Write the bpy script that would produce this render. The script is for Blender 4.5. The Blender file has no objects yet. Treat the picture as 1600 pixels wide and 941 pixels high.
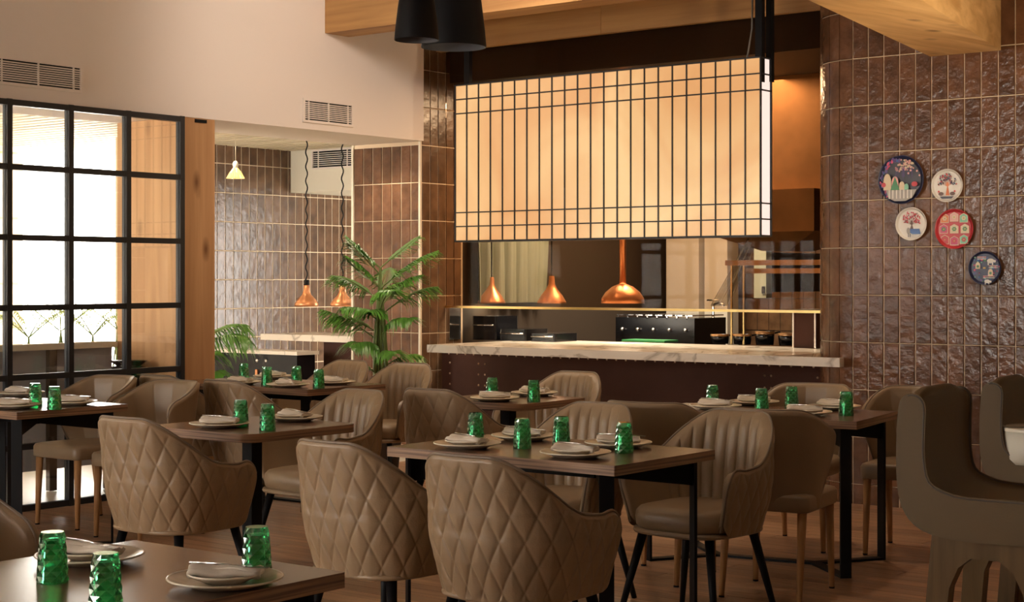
import bpy, math, random
from mathutils import Vector, Matrix
random.seed(7)
PI = math.pi
sc = bpy.context.scene
COL = sc.collection
# ------------------------------------------------------------------ camera, sky, exposure
F = 2548.0; HOR = 436.0; EYE = 1.42
CX, CY = 0.79, 0.6131                      # camera's right vector in the room's axes (forward = -CY, CX)
cam_d = bpy.data.cameras.new('camera'); cam = bpy.data.objects.new('camera', cam_d); COL.objects.link(cam)
cam.location = (0, 0, EYE); cam.rotation_euler = (PI/2, 0, math.atan2(CY, CX))
cam_d.sensor_width = 36; cam_d.lens = F/1600*36; cam_d.shift_y = -(470.5-HOR)/1600; cam_d.clip_start = 0.05
sc.camera = cam
w = bpy.data.worlds.new('sky'); sc.world = w; w.use_nodes = True
bg = w.node_tree.nodes['Background']; bg.inputs[0].default_value = (1.0, 0.94, 0.86, 1); bg.inputs[1].default_value = 9.0
sc.view_settings.view_transform = 'Standard'; sc.view_settings.look = 'None'; sc.view_settings.gamma = 1
sc.view_settings.use_curve_mapping = False; sc.view_settings.exposure = 0.9
def light(name, kind, loc, power, col=(1, .8, .6), rot=(0, 0, 0), size=.3, sy=None, spot=1.6, portal=False):
    d = bpy.data.lights.new(name, kind); o = bpy.data.objects.new(name, d); COL.objects.link(o)
    o.location = loc; o.rotation_euler = rot; d.energy = power; d.color = col
    if kind == 'AREA':
        d.size = size
        if sy: d.shape = 'RECTANGLE'; d.size_y = sy
        if portal: d.cycles.is_portal = True
    elif kind == 'SPOT': d.spot_size = spot; d.spot_blend = .7; d.shadow_soft_size = size
    elif kind == 'POINT': d.shadow_soft_size = size
    return o
WA = -8.45                                  # plane of the white left wall
# daylight openings (portals guide the sky light through them)
light('window_daylight', 'AREA', (WA-.8, 3.0, 1.3), 1, rot=(0, -PI/2, 0), size=2.6, sy=8.6, portal=True)
light('opening_daylight', 'AREA', (-10.9, 8.6, 1.3), 1, rot=(0, -PI/2, 0), size=2.7, sy=3.4, portal=True)

light('rear_window_daylight', 'AREA', (-6.9, -3.42, 1.75), 1, rot=(-PI/2, 0, 0), size=2.4, sy=2.1, portal=True)

# ------------------------------------------------------------------ pixel helpers (positions measured on the photograph, placed on real planes)
def ray(px):
    t = (px-800)/F
    return CX*t-CY, CY*t+CX                 # x/d , y/d
def G(px, py, z=.75):                        # point on the horizontal plane z
    d = (EYE-z)*F/(py-HOR); a, b = ray(px); return Vector((a*d, b*d, z))
def PY(px, py, Y):                           # point on the plane y=Y
    a, b = ray(px); d = Y/b; return Vector((a*d, Y, EYE-(py-HOR)*d/F))
def PX(px, py, X):
    a, b = ray(px); d = X/a; return Vector((X, b*d, EYE-(py-HOR)*d/F))

# ------------------------------------------------------------------ materials
def mat(name, col, rough=.5, metal=0, nscale=0, namp=.15, bump=0, bscale=40, spec=.5, trans=0, emit=None, estr=1, rnd=0, coat=0, stretch=None):
    m = bpy.data.materials.new(name); m.use_nodes = True; nt = m.node_tree; N = nt.nodes; L = nt.links
    b = N['Principled BSDF']; b.inputs['Base Color'].default_value = (*col, 1); b.inputs['Roughness'].default_value = rough
    b.inputs['Metallic'].default_value = metal; b.inputs['Specular IOR Level'].default_value = spec
    b.inputs['Transmission Weight'].default_value = trans; b.inputs['Coat Weight'].default_value = coat
    tc = N.new('ShaderNodeTexCoord'); vec = tc.outputs['Object']
    if stretch:
        mp = N.new('ShaderNodeMapping'); mp.inputs['Scale'].default_value = stretch; L.new(vec, mp.inputs[0]); vec = mp.outputs[0]
    oi = None
    if rnd or nscale:
        oi = N.new('ShaderNodeObjectInfo')
        ad = N.new('ShaderNodeVectorMath'); ad.operation = 'ADD'; sc3 = N.new('ShaderNodeMath'); sc3.operation = 'MULTIPLY'; sc3.inputs[1].default_value = 37.0
        L.new(oi.outputs['Random'], sc3.inputs[0]); L.new(vec, ad.inputs[0]); L.new(sc3.outputs[0], ad.inputs[1]); vec = ad.outputs[0]
    if nscale or rnd:
        n = N.new('ShaderNodeTexNoise'); n.inputs['Scale'].default_value = nscale or 1; n.inputs['Detail'].default_value = 4; L.new(vec, n.inputs['Vector'])
        mr = N.new('ShaderNodeMapRange'); mr.inputs[1].default_value = .25; mr.inputs[2].default_value = .75
        mr.inputs[3].default_value = 1-namp; mr.inputs[4].default_value = 1+namp; L.new(n.outputs[0], mr.inputs[0]); val = mr.outputs[0]
        if rnd:
            m2 = N.new('ShaderNodeMapRange'); m2.inputs[3].default_value = 1-rnd; m2.inputs[4].default_value = 1+rnd; L.new(oi.outputs['Random'], m2.inputs[0])
            mu = N.new('ShaderNodeMath'); mu.operation = 'MULTIPLY'; L.new(val, mu.inputs[0]); L.new(m2.outputs[0], mu.inputs[1]); val = mu.outputs[0]
        vm = N.new('ShaderNodeVectorMath'); vm.operation = 'SCALE'; vm.inputs[0].default_value = col; L.new(val, vm.inputs['Scale']); L.new(vm.outputs[0], b.inputs['Base Color'])
    if bump:
        n2 = N.new('ShaderNodeTexNoise'); n2.inputs['Scale'].default_value = bscale; n2.inputs['Detail'].default_value = 3; L.new(vec, n2.inputs['Vector'])
        bp = N.new('ShaderNodeBump'); bp.inputs['Strength'].default_value = 1; bp.inputs['Distance'].default_value = bump; L.new(n2.outputs[0], bp.inputs['Height']); L.new(bp.outputs[0], b.inputs['Normal'])
    if emit: b.inputs['Emission Color'].default_value = (*emit, 1); b.inputs['Emission Strength'].default_value = estr
    return m
def wood(name, c1, c2, axis, scale=6, rough=.4, bump=.0005, knots=False, rnd=.12):
    m = bpy.data.materials.new(name); m.use_nodes = True; nt = m.node_tree; N = nt.nodes; L = nt.links
    b = N['Principled BSDF']; b.inputs['Roughness'].default_value = rough; b.inputs['Specular IOR Level'].default_value = .5 if rough < .3 else .2
    tc = N.new('ShaderNodeTexCoord'); mp = N.new('ShaderNodeMapping'); s = [scale*4]*3; s[axis] = scale*.22; mp.inputs['Scale'].default_value = s; L.new(tc.outputs['Object'], mp.inputs[0])
    oi = N.new('ShaderNodeObjectInfo'); ml = N.new('ShaderNodeMath'); ml.operation = 'MULTIPLY'; ml.inputs[1].default_value = 50; L.new(oi.outputs['Random'], ml.inputs[0])
    ad = N.new('ShaderNodeVectorMath'); ad.operation = 'ADD'; L.new(mp.outputs[0], ad.inputs[0]); L.new(ml.outputs[0], ad.inputs[1])
    n = N.new('ShaderNodeTexNoise'); n.inputs['Scale'].default_value = 1; n.inputs['Detail'].default_value = 6; n.inputs['Distortion'].default_value = .6; L.new(ad.outputs[0], n.inputs['Vector'])
    cr = N.new('ShaderNodeValToRGB'); cr.color_ramp.elements[0].position = .32; cr.color_ramp.elements[1].position = .68
    cr.color_ramp.elements[0].color = (*c1, 1); cr.color_ramp.elements[1].color = (*c2, 1); L.new(n.outputs[0], cr.inputs[0]); out = cr.outputs[0]
    if knots:
        s2 = [2.6]*3; s2[axis] = 1.1
        mp2 = N.new('ShaderNodeMapping'); mp2.inputs['Scale'].default_value = s2; L.new(tc.outputs['Object'], mp2.inputs[0])
        v = N.new('ShaderNodeTexVoronoi'); v.inputs['Scale'].default_value = 1.5; L.new(mp2.outputs[0], v.inputs['Vector'])
        r2 = N.new('ShaderNodeValToRGB'); r2.color_ramp.elements[0].position = .03; r2.color_ramp.elements[1].position = .16
        r2.color_ramp.elements[0].color = (.16, .07, .03, 1); r2.color_ramp.elements[1].color = (1, 1, 1, 1); L.new(v.outputs[0], r2.inputs[0])
        mx = N.new('ShaderNodeMixRGB'); mx.blend_type = 'MULTIPLY'; mx.inputs[0].default_value = .75; L.new(out, mx.inputs[1]); L.new(r2.outputs[0], mx.inputs[2]); out = mx.outputs[0]
    m2 = N.new('ShaderNodeMapRange'); m2.inputs[3].default_value = 1-rnd; m2.inputs[4].default_value = 1+rnd; L.new(oi.outputs['Random'], m2.inputs[0])
    vm = N.new('ShaderNodeVectorMath'); vm.operation = 'SCALE'; L.new(out, vm.inputs[0]); L.new(m2.outputs[0], vm.inputs['Scale']); L.new(vm.outputs[0], b.inputs['Base Color'])
    bp = N.new('ShaderNodeBump'); bp.inputs['Distance'].default_value = bump; L.new(n.outputs[0], bp.inputs['Height']); L.new(bp.outputs[0], b.inputs['Normal'])
    return m
def pane_mat(name, tint, refl=.08, rough=0.0, k=.8):
    m = bpy.data.materials.new(name); m.use_nodes = True; nt = m.node_tree; N = nt.nodes; L = nt.links
    N.remove(N['Principled BSDF']); t = N.new('ShaderNodeBsdfTransparent'); t.inputs[0].default_value = (*tint, 1)
    g = N.new('ShaderNodeBsdfGlossy'); g.inputs['Roughness'].default_value = rough; g.inputs[0].default_value = (1, 1, 1, 1)
    mx = N.new('ShaderNodeMixShader'); lw = N.new('ShaderNodeFresnel'); lw.inputs[0].default_value = 1.45
    ma = N.new('ShaderNodeMath'); ma.operation = 'MULTIPLY_ADD'; ma.inputs[1].default_value = k; ma.inputs[2].default_value = refl; L.new(lw.outputs[0], ma.inputs[0])
    L.new(ma.outputs[0], mx.inputs[0]); L.new(t.outputs[0], mx.inputs[1]); L.new(g.outputs[0], mx.inputs[2]); L.new(mx.outputs[0], N['Material Output'].inputs[0])
    return m
M = dict(
 white=mat('white_plaster', (.82, .73, .66), .85, bump=.0006, bscale=120),
 whiteceil=mat('ceiling_paint', (.7, .66, .6), .9),
 cream=mat('cream_plaster', (.80, .74, .60), .85),
 tile=mat('brown_glazed_tile', (.145, .066, .033), .18, nscale=9, namp=.42, bump=.006, bscale=20, rnd=.2, spec=.32),
 tileback=mat('brown_satin_tile', (.13, .070, .036), .24, nscale=8, namp=.4, bump=.004, bscale=14, rnd=.16),
 grout=mat('cream_grout', (.74, .58, .40), .9),
 oak=wood('oak_beam', (.58, .31, .11), (.84, .52, .22), 1, 3, .5, .001, True, .04),
 oakx=wood('oak_beam_long', (.36, .18, .07), (.55, .31, .12), 0, 3, .5, .001, True, .04),
 oakz=wood('oak_post', (.42, .22, .10), (.58, .33, .16), 2, 3, .5, .001, True, .03),
 slat=wood('pale_slat', (.62, .52, .36), (.80, .70, .52), 0, 3, .6, .0004, False, .05),
 plank=wood('floor_strip', (.24, .13, .07), (.48, .28, .16), 0, 7, .28, .0006, False, .22),
 stone=mat('pale_stone_floor', (.75, .68, .58), .35, nscale=2, namp=.08),
 steel=mat('blackened_steel', (.016, .018, .022), .42, spec=.5, bump=.0003, bscale=60),
 black=mat('matt_black_metal', (.006, .006, .007), .5, spec=.15),
 gloss_black=mat('gloss_black', (.008, .008, .01), .15),
 chrome=mat('chrome', (.75, .75, .75), .15, 1),
 brass=mat('aged_brass', (.62, .42, .16), .28, 1, nscale=6, namp=.15),
 copper=mat('polished_copper', (.80, .36, .17), .32, .75, nscale=14, namp=.12),
 copperd=mat('brushed_copper_sheet', (.42, .23, .10), .4, .7, nscale=4, namp=.2),
 leather=mat('taupe_leather', (.28, .19, .11), .38, nscale=5, namp=.07, bump=.0006, bscale=160, spec=.5),
 leatherd=mat('olive_brown_leather', (.115, .074, .034), .5, nscale=5, namp=.08, bump=.0006, bscale=160, spec=.25),
 piping=mat('leather_piping', (.20, .145, .10), .4),
 legwood=wood('ash_leg', (.30, .14, .055), (.46, .24, .10), 2, 8, .4, .0004, False, .08),
 stoolwood=wood('stool_oak', (.085, .05, .02), (.15, .09, .038), 2, 6, .45, .0006, False, .05),
 walnut=wood('walnut_top', (.105, .056, .036), (.19, .105, .066), 0, 5, .22, .0002, False, .06),
 plate=mat('stoneware_glaze', (.52, .43, .32), .22, nscale=30, namp=.12, bump=.0004, bscale=80),
 rim=mat('pale_plate_rim', (.74, .66, .52), .25),
 napkin=mat('linen_napkin', (.66, .58, .48), .9, bump=.0012, bscale=120),
 greyp=mat('grey_panel', (.40, .40, .44), .7, nscale=3, namp=.12, bump=.0006, bscale=20),
 brownm=mat('bronze_post', (.07, .05, .035), .5),
 outwall=mat('white_outdoor_panel', (.86, .84, .80), .8),
 marble=None,
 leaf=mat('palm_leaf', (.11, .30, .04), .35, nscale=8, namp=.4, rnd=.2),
 leafo=mat('sunlit_leaf', (.50, .66, .16), .4),  # paler copy of the palm leaf, bright daylight put into its colour
 stem=mat('palm_stem', (.16, .22, .06), .5),
 pot=mat('dark_planter', (.05, .04, .035), .6),
 rust=mat('oxblood_metal_panel', (.075, .032, .022), .6, nscale=3, namp=.2, spec=.15),
 stud=mat('steel_stud', (.55, .42, .30), .3, 1),
 dark=mat('dark_kitchen_wall', (.05, .035, .025), .6),
 kgrey=mat('kitchen_grey', (.20, .19, .17), .6),
 kwhite=mat('kitchen_white', (.62, .58, .50), .6),
 curtain=mat('pale_curtain', (.27, .31, .24), .8),
 mint=mat('mint_cabinet', (.45, .55, .52), .5),
 greenb=mat('green_board', (.03, .22, .07), .6),
 paper=mat('cream_tub', (.62, .58, .48), .5),
 amber=mat('amber_glass', (.95, .62, .18), .15, trans=.6, emit=(1, .7, .3), estr=.35),
 bulb=mat('warm_bulb', (1, .9, .7), .4, emit=(1, .82, .55), estr=8),
 lampin=mat('lamp_inside', (.10, .10, .11), .6),
)
def marble():
    m = mat('veined_marble', (.72, .64, .54), .2); nt = m.node_tree; N = nt.nodes; L = nt.links
    tc = N.new('ShaderNodeTexCoord'); n = N.new('ShaderNodeTexNoise'); n.inputs['Scale'].default_value = 1.3; n.inputs['Detail'].default_value = 7; n.inputs['Distortion'].default_value = 1.2; L.new(tc.outputs['Object'], n.inputs['Vector'])
    cr = N.new('ShaderNodeValToRGB'); e = cr.color_ramp.elements; e[0].position = .475; e[0].color = (.74, .66, .56, 1); e[1].position = .525; e[1].color = (.74, .66, .56, 1)
    x = e.new(.5); x.color = (.42, .35, .28, 1); L.new(n.outputs[0], cr.inputs[0]); L.new(cr.outputs[0], N['Principled BSDF'].inputs['Base Color']); return m
M['marble'] = marble()
M['glass'] = pane_mat('window_glass', (.97, .98, .98), .01)
M['kglass'] = pane_mat('tinted_glass', (.80, .70, .60), .0, 0, .16)
M['film'] = pane_mat('plastic_film', (.55, .55, .50), .16, .25)
def tumbler_mat():
    m = bpy.data.materials.new('green_cut_glass'); m.use_nodes = True; nt = m.node_tree; N = nt.nodes; L = nt.links; N.remove(N['Principled BSDF'])
    lw = N.new('ShaderNodeLayerWeight'); lw.inputs[0].default_value = .45; cr = N.new('ShaderNodeValToRGB'); e = cr.color_ramp.elements
    e[0].position = .1; e[0].color = (.36, .88, .60, 1); e[1].position = .75; e[1].color = (.05, .30, .13, 1); L.new(lw.outputs['Facing'], cr.inputs[0])
    t = N.new('ShaderNodeBsdfTransparent'); L.new(cr.outputs[0], t.inputs[0]); g = N.new('ShaderNodeBsdfGlossy'); g.inputs[0].default_value = (.85, 1, .9, 1); g.inputs['Roughness'].default_value = .05
    d = N.new('ShaderNodeBsdfTranslucent'); d.inputs[0].default_value = (.08, .55, .26, 1); m1 = N.new('ShaderNodeMixShader'); m1.inputs[0].default_value = .16; L.new(t.outputs[0], m1.inputs[1]); L.new(d.outputs[0], m1.inputs[2])
    mx = N.new('ShaderNodeMixShader'); f = N.new('ShaderNodeFresnel'); f.inputs[0].default_value = 1.6; ma = N.new('ShaderNodeMath'); ma.operation = 'MULTIPLY_ADD'; ma.inputs[1].default_value = .9; ma.inputs[2].default_value = .08
    L.new(f.outputs[0], ma.inputs[0]); L.new(ma.outputs[0], mx.inputs[0]); L.new(m1.outputs[0], mx.inputs[1]); L.new(g.outputs[0], mx.inputs[2]); L.new(mx.outputs[0], N['Material Output'].inputs[0]); return m
def tumbler_old():
    m = mat('green_cut_glass', (.22, .80, .46), .02, trans=1, spec=.6); m.node_tree.nodes['Principled BSDF'].inputs['IOR'].default_value = 1.45
    nt = m.node_tree; N = nt.nodes; L = nt.links; t = N.new('ShaderNodeBsdfTransparent'); t.inputs[0].default_value = (.26, .80, .50, 1)
    mx = N.new('ShaderNodeMixShader'); mx.inputs[0].default_value = .3; L.new(N['Principled BSDF'].outputs[0], mx.inputs[1]); L.new(t.outputs[0], mx.inputs[2]); L.new(mx.outputs[0], N['Material Output'].inputs[0]); return m
M['green'] = tumbler_mat()
def lantern_mat():
    m = bpy.data.materials.new('backlit_onyx'); m.use_nodes = True; nt = m.node_tree; N = nt.nodes; L = nt.links; b = N['Principled BSDF']
    b.inputs['Base Color'].default_value = (.2, .16, .12, 1); b.inputs['Roughness'].default_value = .25
    tc = N.new('ShaderNodeTexCoord'); n = N.new('ShaderNodeTexNoise'); n.inputs['Scale'].default_value = 1.1; n.inputs['Detail'].default_value = 3; n.inputs['Distortion'].default_value = .8; L.new(tc.outputs['Object'], n.inputs['Vector'])
    cr = N.new('ShaderNodeValToRGB'); e = cr.color_ramp.elements; e[0].position = .36; e[0].color = (.80, .36, .12, 1); e[1].position = .68; e[1].color = (1.0, .63, .27, 1)
    L.new(n.outputs[0], cr.inputs[0]); L.new(cr.outputs[0], b.inputs['Emission Color']); b.inputs['Emission Strength'].default_value = .46; return m
M['onyx'] = lantern_mat()
M['onyxend'] = mat('daylit_end_glow', (.8, .75, .75), .4, emit=(.95, .80, .74), estr=.45)  # daylight reflected by the white end panes, put in as emission

def edge_mat():
    m = mat('ply_edge', (.3, .18, .1), .35); nt = m.node_tree; N = nt.nodes; L = nt.links
    tc = N.new('ShaderNodeTexCoord'); mp = N.new('ShaderNodeMapping'); mp.inputs['Scale'].default_value = (2, 2, 150); L.new(tc.outputs['Object'], mp.inputs[0])
    n = N.new('ShaderNodeTexNoise'); n.inputs['Scale'].default_value = 1; L.new(mp.outputs[0], n.inputs['Vector'])
    cr = N.new('ShaderNodeValToRGB'); e = cr.color_ramp.elements; e[0].position = .35; e[0].color = (.13, .07, .042, 1); e[1].position = .65; e[1].color = (.36, .21, .12, 1)
    L.new(n.outputs[0], cr.inputs[0]); L.new(cr.outputs[0], N['Principled BSDF'].inputs['Base Color']); return m
M['edge'] = edge_mat()

# ------------------------------------------------------------------ mesh builder
class MB:
    def __init__(s): s.v = []; s.f = []; s.m = []; s.sm = []
    def add(s, vs, fs, mi=0, smooth=False):
        k = len(s.v); s.v += [tuple(v) for v in vs]
        for f in fs: s.f.append([i+k for i in f]); s.m.append(mi); s.sm.append(smooth)
        return s
    def box(s, x0, x1, y0, y1, z0, z1, mi=0):
        return s.add([(x0,y0,z0),(x1,y0,z0),(x1,y1,z0),(x0,y1,z0),(x0,y0,z1),(x1,y0,z1),(x1,y1,z1),(x0,y1,z1)],
                     [(0,3,2,1),(4,5,6,7),(0,1,5,4),(1,2,6,5),(2,3,7,6),(3,0,4,7)], mi)
    def tube(s, pts, r, n=10, mi=0, cap=True, smooth=True):
        pts = [Vector(p) for p in pts]; rs = r if isinstance(r, (list, tuple)) else [r]*len(pts)
        vs = []; fs = []; prev = None
        for i, p in enumerate(pts):
            t = (pts[min(i+1, len(pts)-1)]-pts[max(i-1, 0)]).normalized()
            a = Vector((0, 0, 1)) if abs(t.z) < .9 else Vector((1, 0, 0))
            if prev is None: u = t.cross(a).normalized()
            else:
                u = prev-t*prev.dot(t); u.normalize()
            prev = u; v = t.cross(u)
            for k in range(n): an = 2*PI*k/n; vs.append(p+(u*math.cos(an)+v*math.sin(an))*rs[i])
        for i in range(len(pts)-1):
            for k in range(n): fs.append((i*n+k, i*n+(k+1) % n, (i+1)*n+(k+1) % n, (i+1)*n+k))
        if cap: fs.append(tuple(range(n-1, -1, -1))); fs.append(tuple((len(pts)-1)*n+k for k in range(n)))
        return s.add(vs, fs, mi, smooth)
    def bar(s, a, b, wd, th, mi=0, up=None):
        a = Vector(a); b = Vector(b); t = (b-a).normalized(); u0 = Vector(up) if up else (Vector((0, 0, 1)) if abs(t.z) < .9 else Vector((1, 0, 0)))
        u = t.cross(u0).normalized(); v = u.cross(t).normalized()
        vs = [p+u*i*wd/2+v*j*th/2 for p in (a, b) for i, j in ((-1,-1),(1,-1),(1,1),(-1,1))]
        return s.add(vs, [(0,1,2,3),(7,6,5,4),(0,4,5,1),(1,5,6,2),(2,6,7,3),(3,7,4,0)], mi)
    def lathe(s, prof, n=32, c=(0, 0, 0), mi=0, smooth=True, axis='z'):
        vs = []; fs = []
        for r, z in prof:
            for k in range(n):
                a = 2*PI*k/n; p = (r*math.cos(a), r*math.sin(a), z)
                if axis == 'y': p = (p[0], -p[2], p[1])
                vs.append((p[0]+c[0], p[1]+c[1], p[2]+c[2]))
        for i in range(len(prof)-1):
            for k in range(n):
                q = (i*n+k, i*n+(k+1) % n, (i+1)*n+(k+1) % n, (i+1)*n+k); fs.append(q)
        return s.add(vs, fs, mi, smooth)
    def prism(s, poly, z0, z1, mi=0, mside=None, smooth=False):   # polygon in xy
        n = len(poly); vs = [(x, y, z0) for x, y in poly]+[(x, y, z1) for x, y in poly]
        s.add(vs, [tuple(range(n-1, -1, -1)), tuple(range(n, 2*n))], mi)
        s.add(vs, [(i, (i+1) % n, n+(i+1) % n, n+i) for i in range(n)], mi if mside is None else mside, smooth)
        return s
    def mesh(s, name, mats):
        me = bpy.data.meshes.new(name); me.from_pydata(s.v, [], s.f)
        for m in (mats if isinstance(mats, (list, tuple)) else [mats]): me.materials.append(M[m] if isinstance(m, str) else m)
        me.polygons.foreach_set('material_index', s.m); me.polygons.foreach_set('use_smooth', s.sm); me.update(); return me
    def build(s, name, mats, parent=None, loc=None, rot=None):
        return link(name, s.mesh(name, mats), parent, loc, rot)
def link(name, me, parent=None, loc=None, rot=None):
    o = bpy.data.objects.new(name, me); COL.objects.link(o)
    if parent: o.parent = parent
    if loc is not None: o.location = loc
    if rot is not None: o.rotation_euler = rot
    return o
def tag(o, label=None, cat=None, group=None, kind=None):
    if label: o['label'] = label
    if cat: o['category'] = cat
    if group: o['group'] = group
    if kind: o['kind'] = kind
    return o
def thing(name, label, cat, loc=(0, 0, 0), rz=0, group=None):
    o = bpy.data.objects.new(name, None); COL.objects.link(o); o.location = loc; o.rotation_euler = (0, 0, rz); o.empty_display_size = .1
    return tag(o, label, cat, group)
def kids(o): return [c for c in KID if c.parent == o]
def copy_tree(o, parent=None):
    c = o.copy(); COL.objects.link(c)
    if parent: c.parent = parent
    for ch in list(o.children): copy_tree(ch, c)
    return c
def struct(name, mb, mats, label=None): return tag(mb.build(name, mats), label, None, None, 'structure')
def rrect(x0, x1, y0, y1, r, n=6):
    out = []
    for cx, cy, a0 in ((x1-r, y1-r, 0), (x0+r, y1-r, PI/2), (x0+r, y0+r, PI), (x1-r, y0+r, 1.5*PI)):
        for k in range(n+1): a = a0+PI/2*k/n; out.append((cx+r*math.cos(a), cy+r*math.sin(a)))
    return out

# ================================================================== THE SETTING
# floor: strips of timber, individual where they show largest
fl = struct('floor', MB().box(WA, 4, -3.4, 10.1, -.05, -.006), 'piping', 'brown timber strip floor')
PW, PL = .105, 1.26
pm = MB().box(0, PL-.003, 0, PW-.003, -.02, 0).mesh('plank', 'plank')
seen = []; rest = MB()
ny = int(13.5/PW)
for j in range(ny):
    y = -3.4+j*PW; off = (j*.47) % 1*PL
    x = WA+.0-off
    while x < 4:
        a = max(x, WA); b = min(x+PL, 4)
        if b-a > .05:
            cx, cy = (a+b)/2, y+PW/2; d = -CY*cx+CX*cy; r = CX*cx+CY*cy
            vis = d > 4.0 and abs(r/d) < .33 and y > 5.0 and abs(b-a-PL) < .01 and cx > -7.2
            (seen.append((d, a, y)) if vis else rest.box(a, b-.003, y, y+PW-.003, -.02, 0))
        x += PL
seen.sort()
for i, (d, a, y) in enumerate(seen):
    if i < 295: link('plank', pm, fl, (a, y, 0))
    else: rest.box(a, a+PL-.003, y, y+PW-.003, -.02, 0)
tag(rest.build('remaining_planks', 'plank', fl), kind='stuff')
struct('floor_passage', MB().box(-16, WA, -3.4, 16, -.06, -.004), 'stone', 'pale stone floor of the passage and terrace')
struct('ceiling', MB().box(WA-.7, 4, -3.5, 10.2, 3.72, 3.8), 'whiteceil')

def tile_wall(name, parent, origin, ux, cols, rows, z0, pw, ph, nrm, m, th=.006, gap=.006, keep=None):
    me = MB(); b = .0035; w_, h_ = pw-gap, ph-gap
    vs = [(0, 0, 0), (w_, 0, 0), (w_, 0, h_), (0, 0, h_), (b, -th, b), (w_-b, -th, b), (w_-b, -th, h_-b), (b, -th, h_-b)]
    me.add(vs, [(0, 1, 5, 4), (1, 2, 6, 5), (2, 3, 7, 6), (3, 0, 4, 7), (4, 5, 6, 7)]); mesh = me.mesh('tile', m)
    ang = math.atan2(ux[1], ux[0]); n = 0; rest = MB()
    for r in range(rows):
        for c in range(cols):
            p = (origin[0]+ux[0]*(c*pw+gap/2), origin[1]+ux[1]*(c*pw+gap/2), z0+r*ph+gap/2)
            if keep and not keep(p): continue
            jit = random.uniform(-.004, .004)
            if n < 298:
                link('tile', mesh, parent, p, (random.uniform(-.003, .003), 0, ang+jit)); n += 1
            else: rest.add([(p[0]+v[0]*ux[0]+v[1]*(-ux[1]), p[1]+v[0]*ux[1]+v[1]*ux[0], p[2]+v[2]) for v in vs], [(0, 1, 5, 4), (1, 2, 6, 5), (2, 3, 7, 6), (3, 0, 4, 7), (4, 5, 6, 7)])
    if rest.v: tag(rest.build('remaining_tiles', m, parent), kind='stuff')
PT = .105; PH = .2985; Z0 = 2.512-9*PH+.0       # grout line heights of the right wall
YR = 9.47; KY = 10.02; KX0 = -8.48; KX1 = -5.06
# right tiled wall with its rounded corner
wr = MB()
wr.box(-4.62, 4, YR+.001, YR+.15, 0, 3.72)
R_ = .36; cxc, cyc = -4.62, YR+R_
arc = [(cxc-R_*math.sin(a), cyc-R_*math.cos(a)) for a in [PI/2*k/12 for k in range(13)]]
poly = [(cxc, YR+.15)]+[(x, y) for x, y in arc]
wr.add([(x, y, z) for z in (0, 3.72) for x, y in arc], [(i+1, i, 13+i, 14+i) for i in range(12)])
wr.box(cxc-R_, cxc-R_+.1, cyc, KY+.3, 0, 3.72)
wallr = struct('wall_right', wr, 'grout', 'brown glazed tile wall with cream joints and a rounded corner')
tile_wall('wall_right', wallr, (-4.62+.0, YR), (1, 0), 20, 13, Z0-PH, PT, PH, None, 'tile', keep=lambda p: p[2] > -.2)
na = 6
for i in range(na):                                # curved corner tiles
    a0 = PI/2*(i+.03)/na; a1 = PI/2*(i+.97)/na
    me = MB(); seg = 4; vs = []
    for k in range(seg+1):
        a = a0+(a1-a0)*k/seg
        for rr, zz in ((R_, 0), (R_+.008, .003), (R_+.008, PH-.007), (R_, PH-.004)): vs.append((cxc-rr*math.sin(a), cyc-rr*math.cos(a), zz))
    fs = [(k*4+j, k*4+j+1, (k+1)*4+j+1, (k+1)*4+j) for k in range(seg) for j in range(3)]+[(0, 1, 2, 3), (seg*4+3, seg*4+2, seg*4+1, seg*4)]
    me.add(vs, fs); cm = me.mesh('curved_tile', 'tile')
    for r in range(-1, 12): 
        z = Z0+r*PH+.002
        if z > -.2: link('tile', cm, wallr, (0, 0, z))
# left pillar between passage and kitchen
pil = MB(); pil.box(-9.2, KX0, 9.751, 10.1, 0, 2.51); pil.box(KX0-.3, KX0-.001, 9.75, KY+.25, 0, 3.72)
wallp = struct('wall_pillar', pil, 'grout', 'brown tiled pillar between the passage and the kitchen')
tile_wall('p', wallp, (-9.2, 9.75), (1, 0), 7, 9, -.203, .1028, .2985, None, 'tile', keep=lambda p: p[2] > -.25 and p[2] < 2.22)
tile_wall('p', wallp, (KX0, 9.76), (0, 1), 5, 13, Z0-.33, .0975, .2985, None, 'tileback', keep=lambda p: p[2] > -.25)
struct('trim_1', MB().box(KX0-.012, KX0+.004, 9.735, 9.752, 0, 2.51), 'cream', 'pale metal corner strip on the tiled pillar')
struct('trim_2', MB().box(-9.22, -9.2, 9.735, 9.76, 0, 2.51), 'cream', 'pale edge strip on the passage side of the tiled pillar')
# white left wall above glazing and passage
wl = MB(); wl.box(-9.17, WA, -3.4, 9.75, 2.51, 3.72); wl.box(-9.17, WA, -3.4, -1.15, 0, 2.51)
struct('wall_left', wl, 'white', 'white plaster wall above the steel glazing')
struct('wall_rear', MB().box(-9, -7.9, -3.5, -3.4, 0, 3.72).box(-5.5, 4.1, -3.5, -3.4, 0, 3.72).box(-7.9, -5.5, -3.5, -3.4, 0, .7).box(-7.9, -5.5, -3.5, -3.4, 2.8, 3.72), 'white')
struct('wall_side', MB().box(4, 4.1, -3.5, 9.6, 0, 3.72), 'white')
# timber post
po = thing('timber_post', 'broad oak post standing at the end of the black steel window', 'post', (0, 0, 0))
MB().box(-9.15, WA+.0, 7.30, 7.57, 0, 2.508).build('post', 'oakz', po)
p = PX(313, 187, WA); MB().box(WA, WA+.01, p.y-.05, p.y+.05, p.z-.022, p.z).build('latch_plate', 'black', po)
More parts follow.
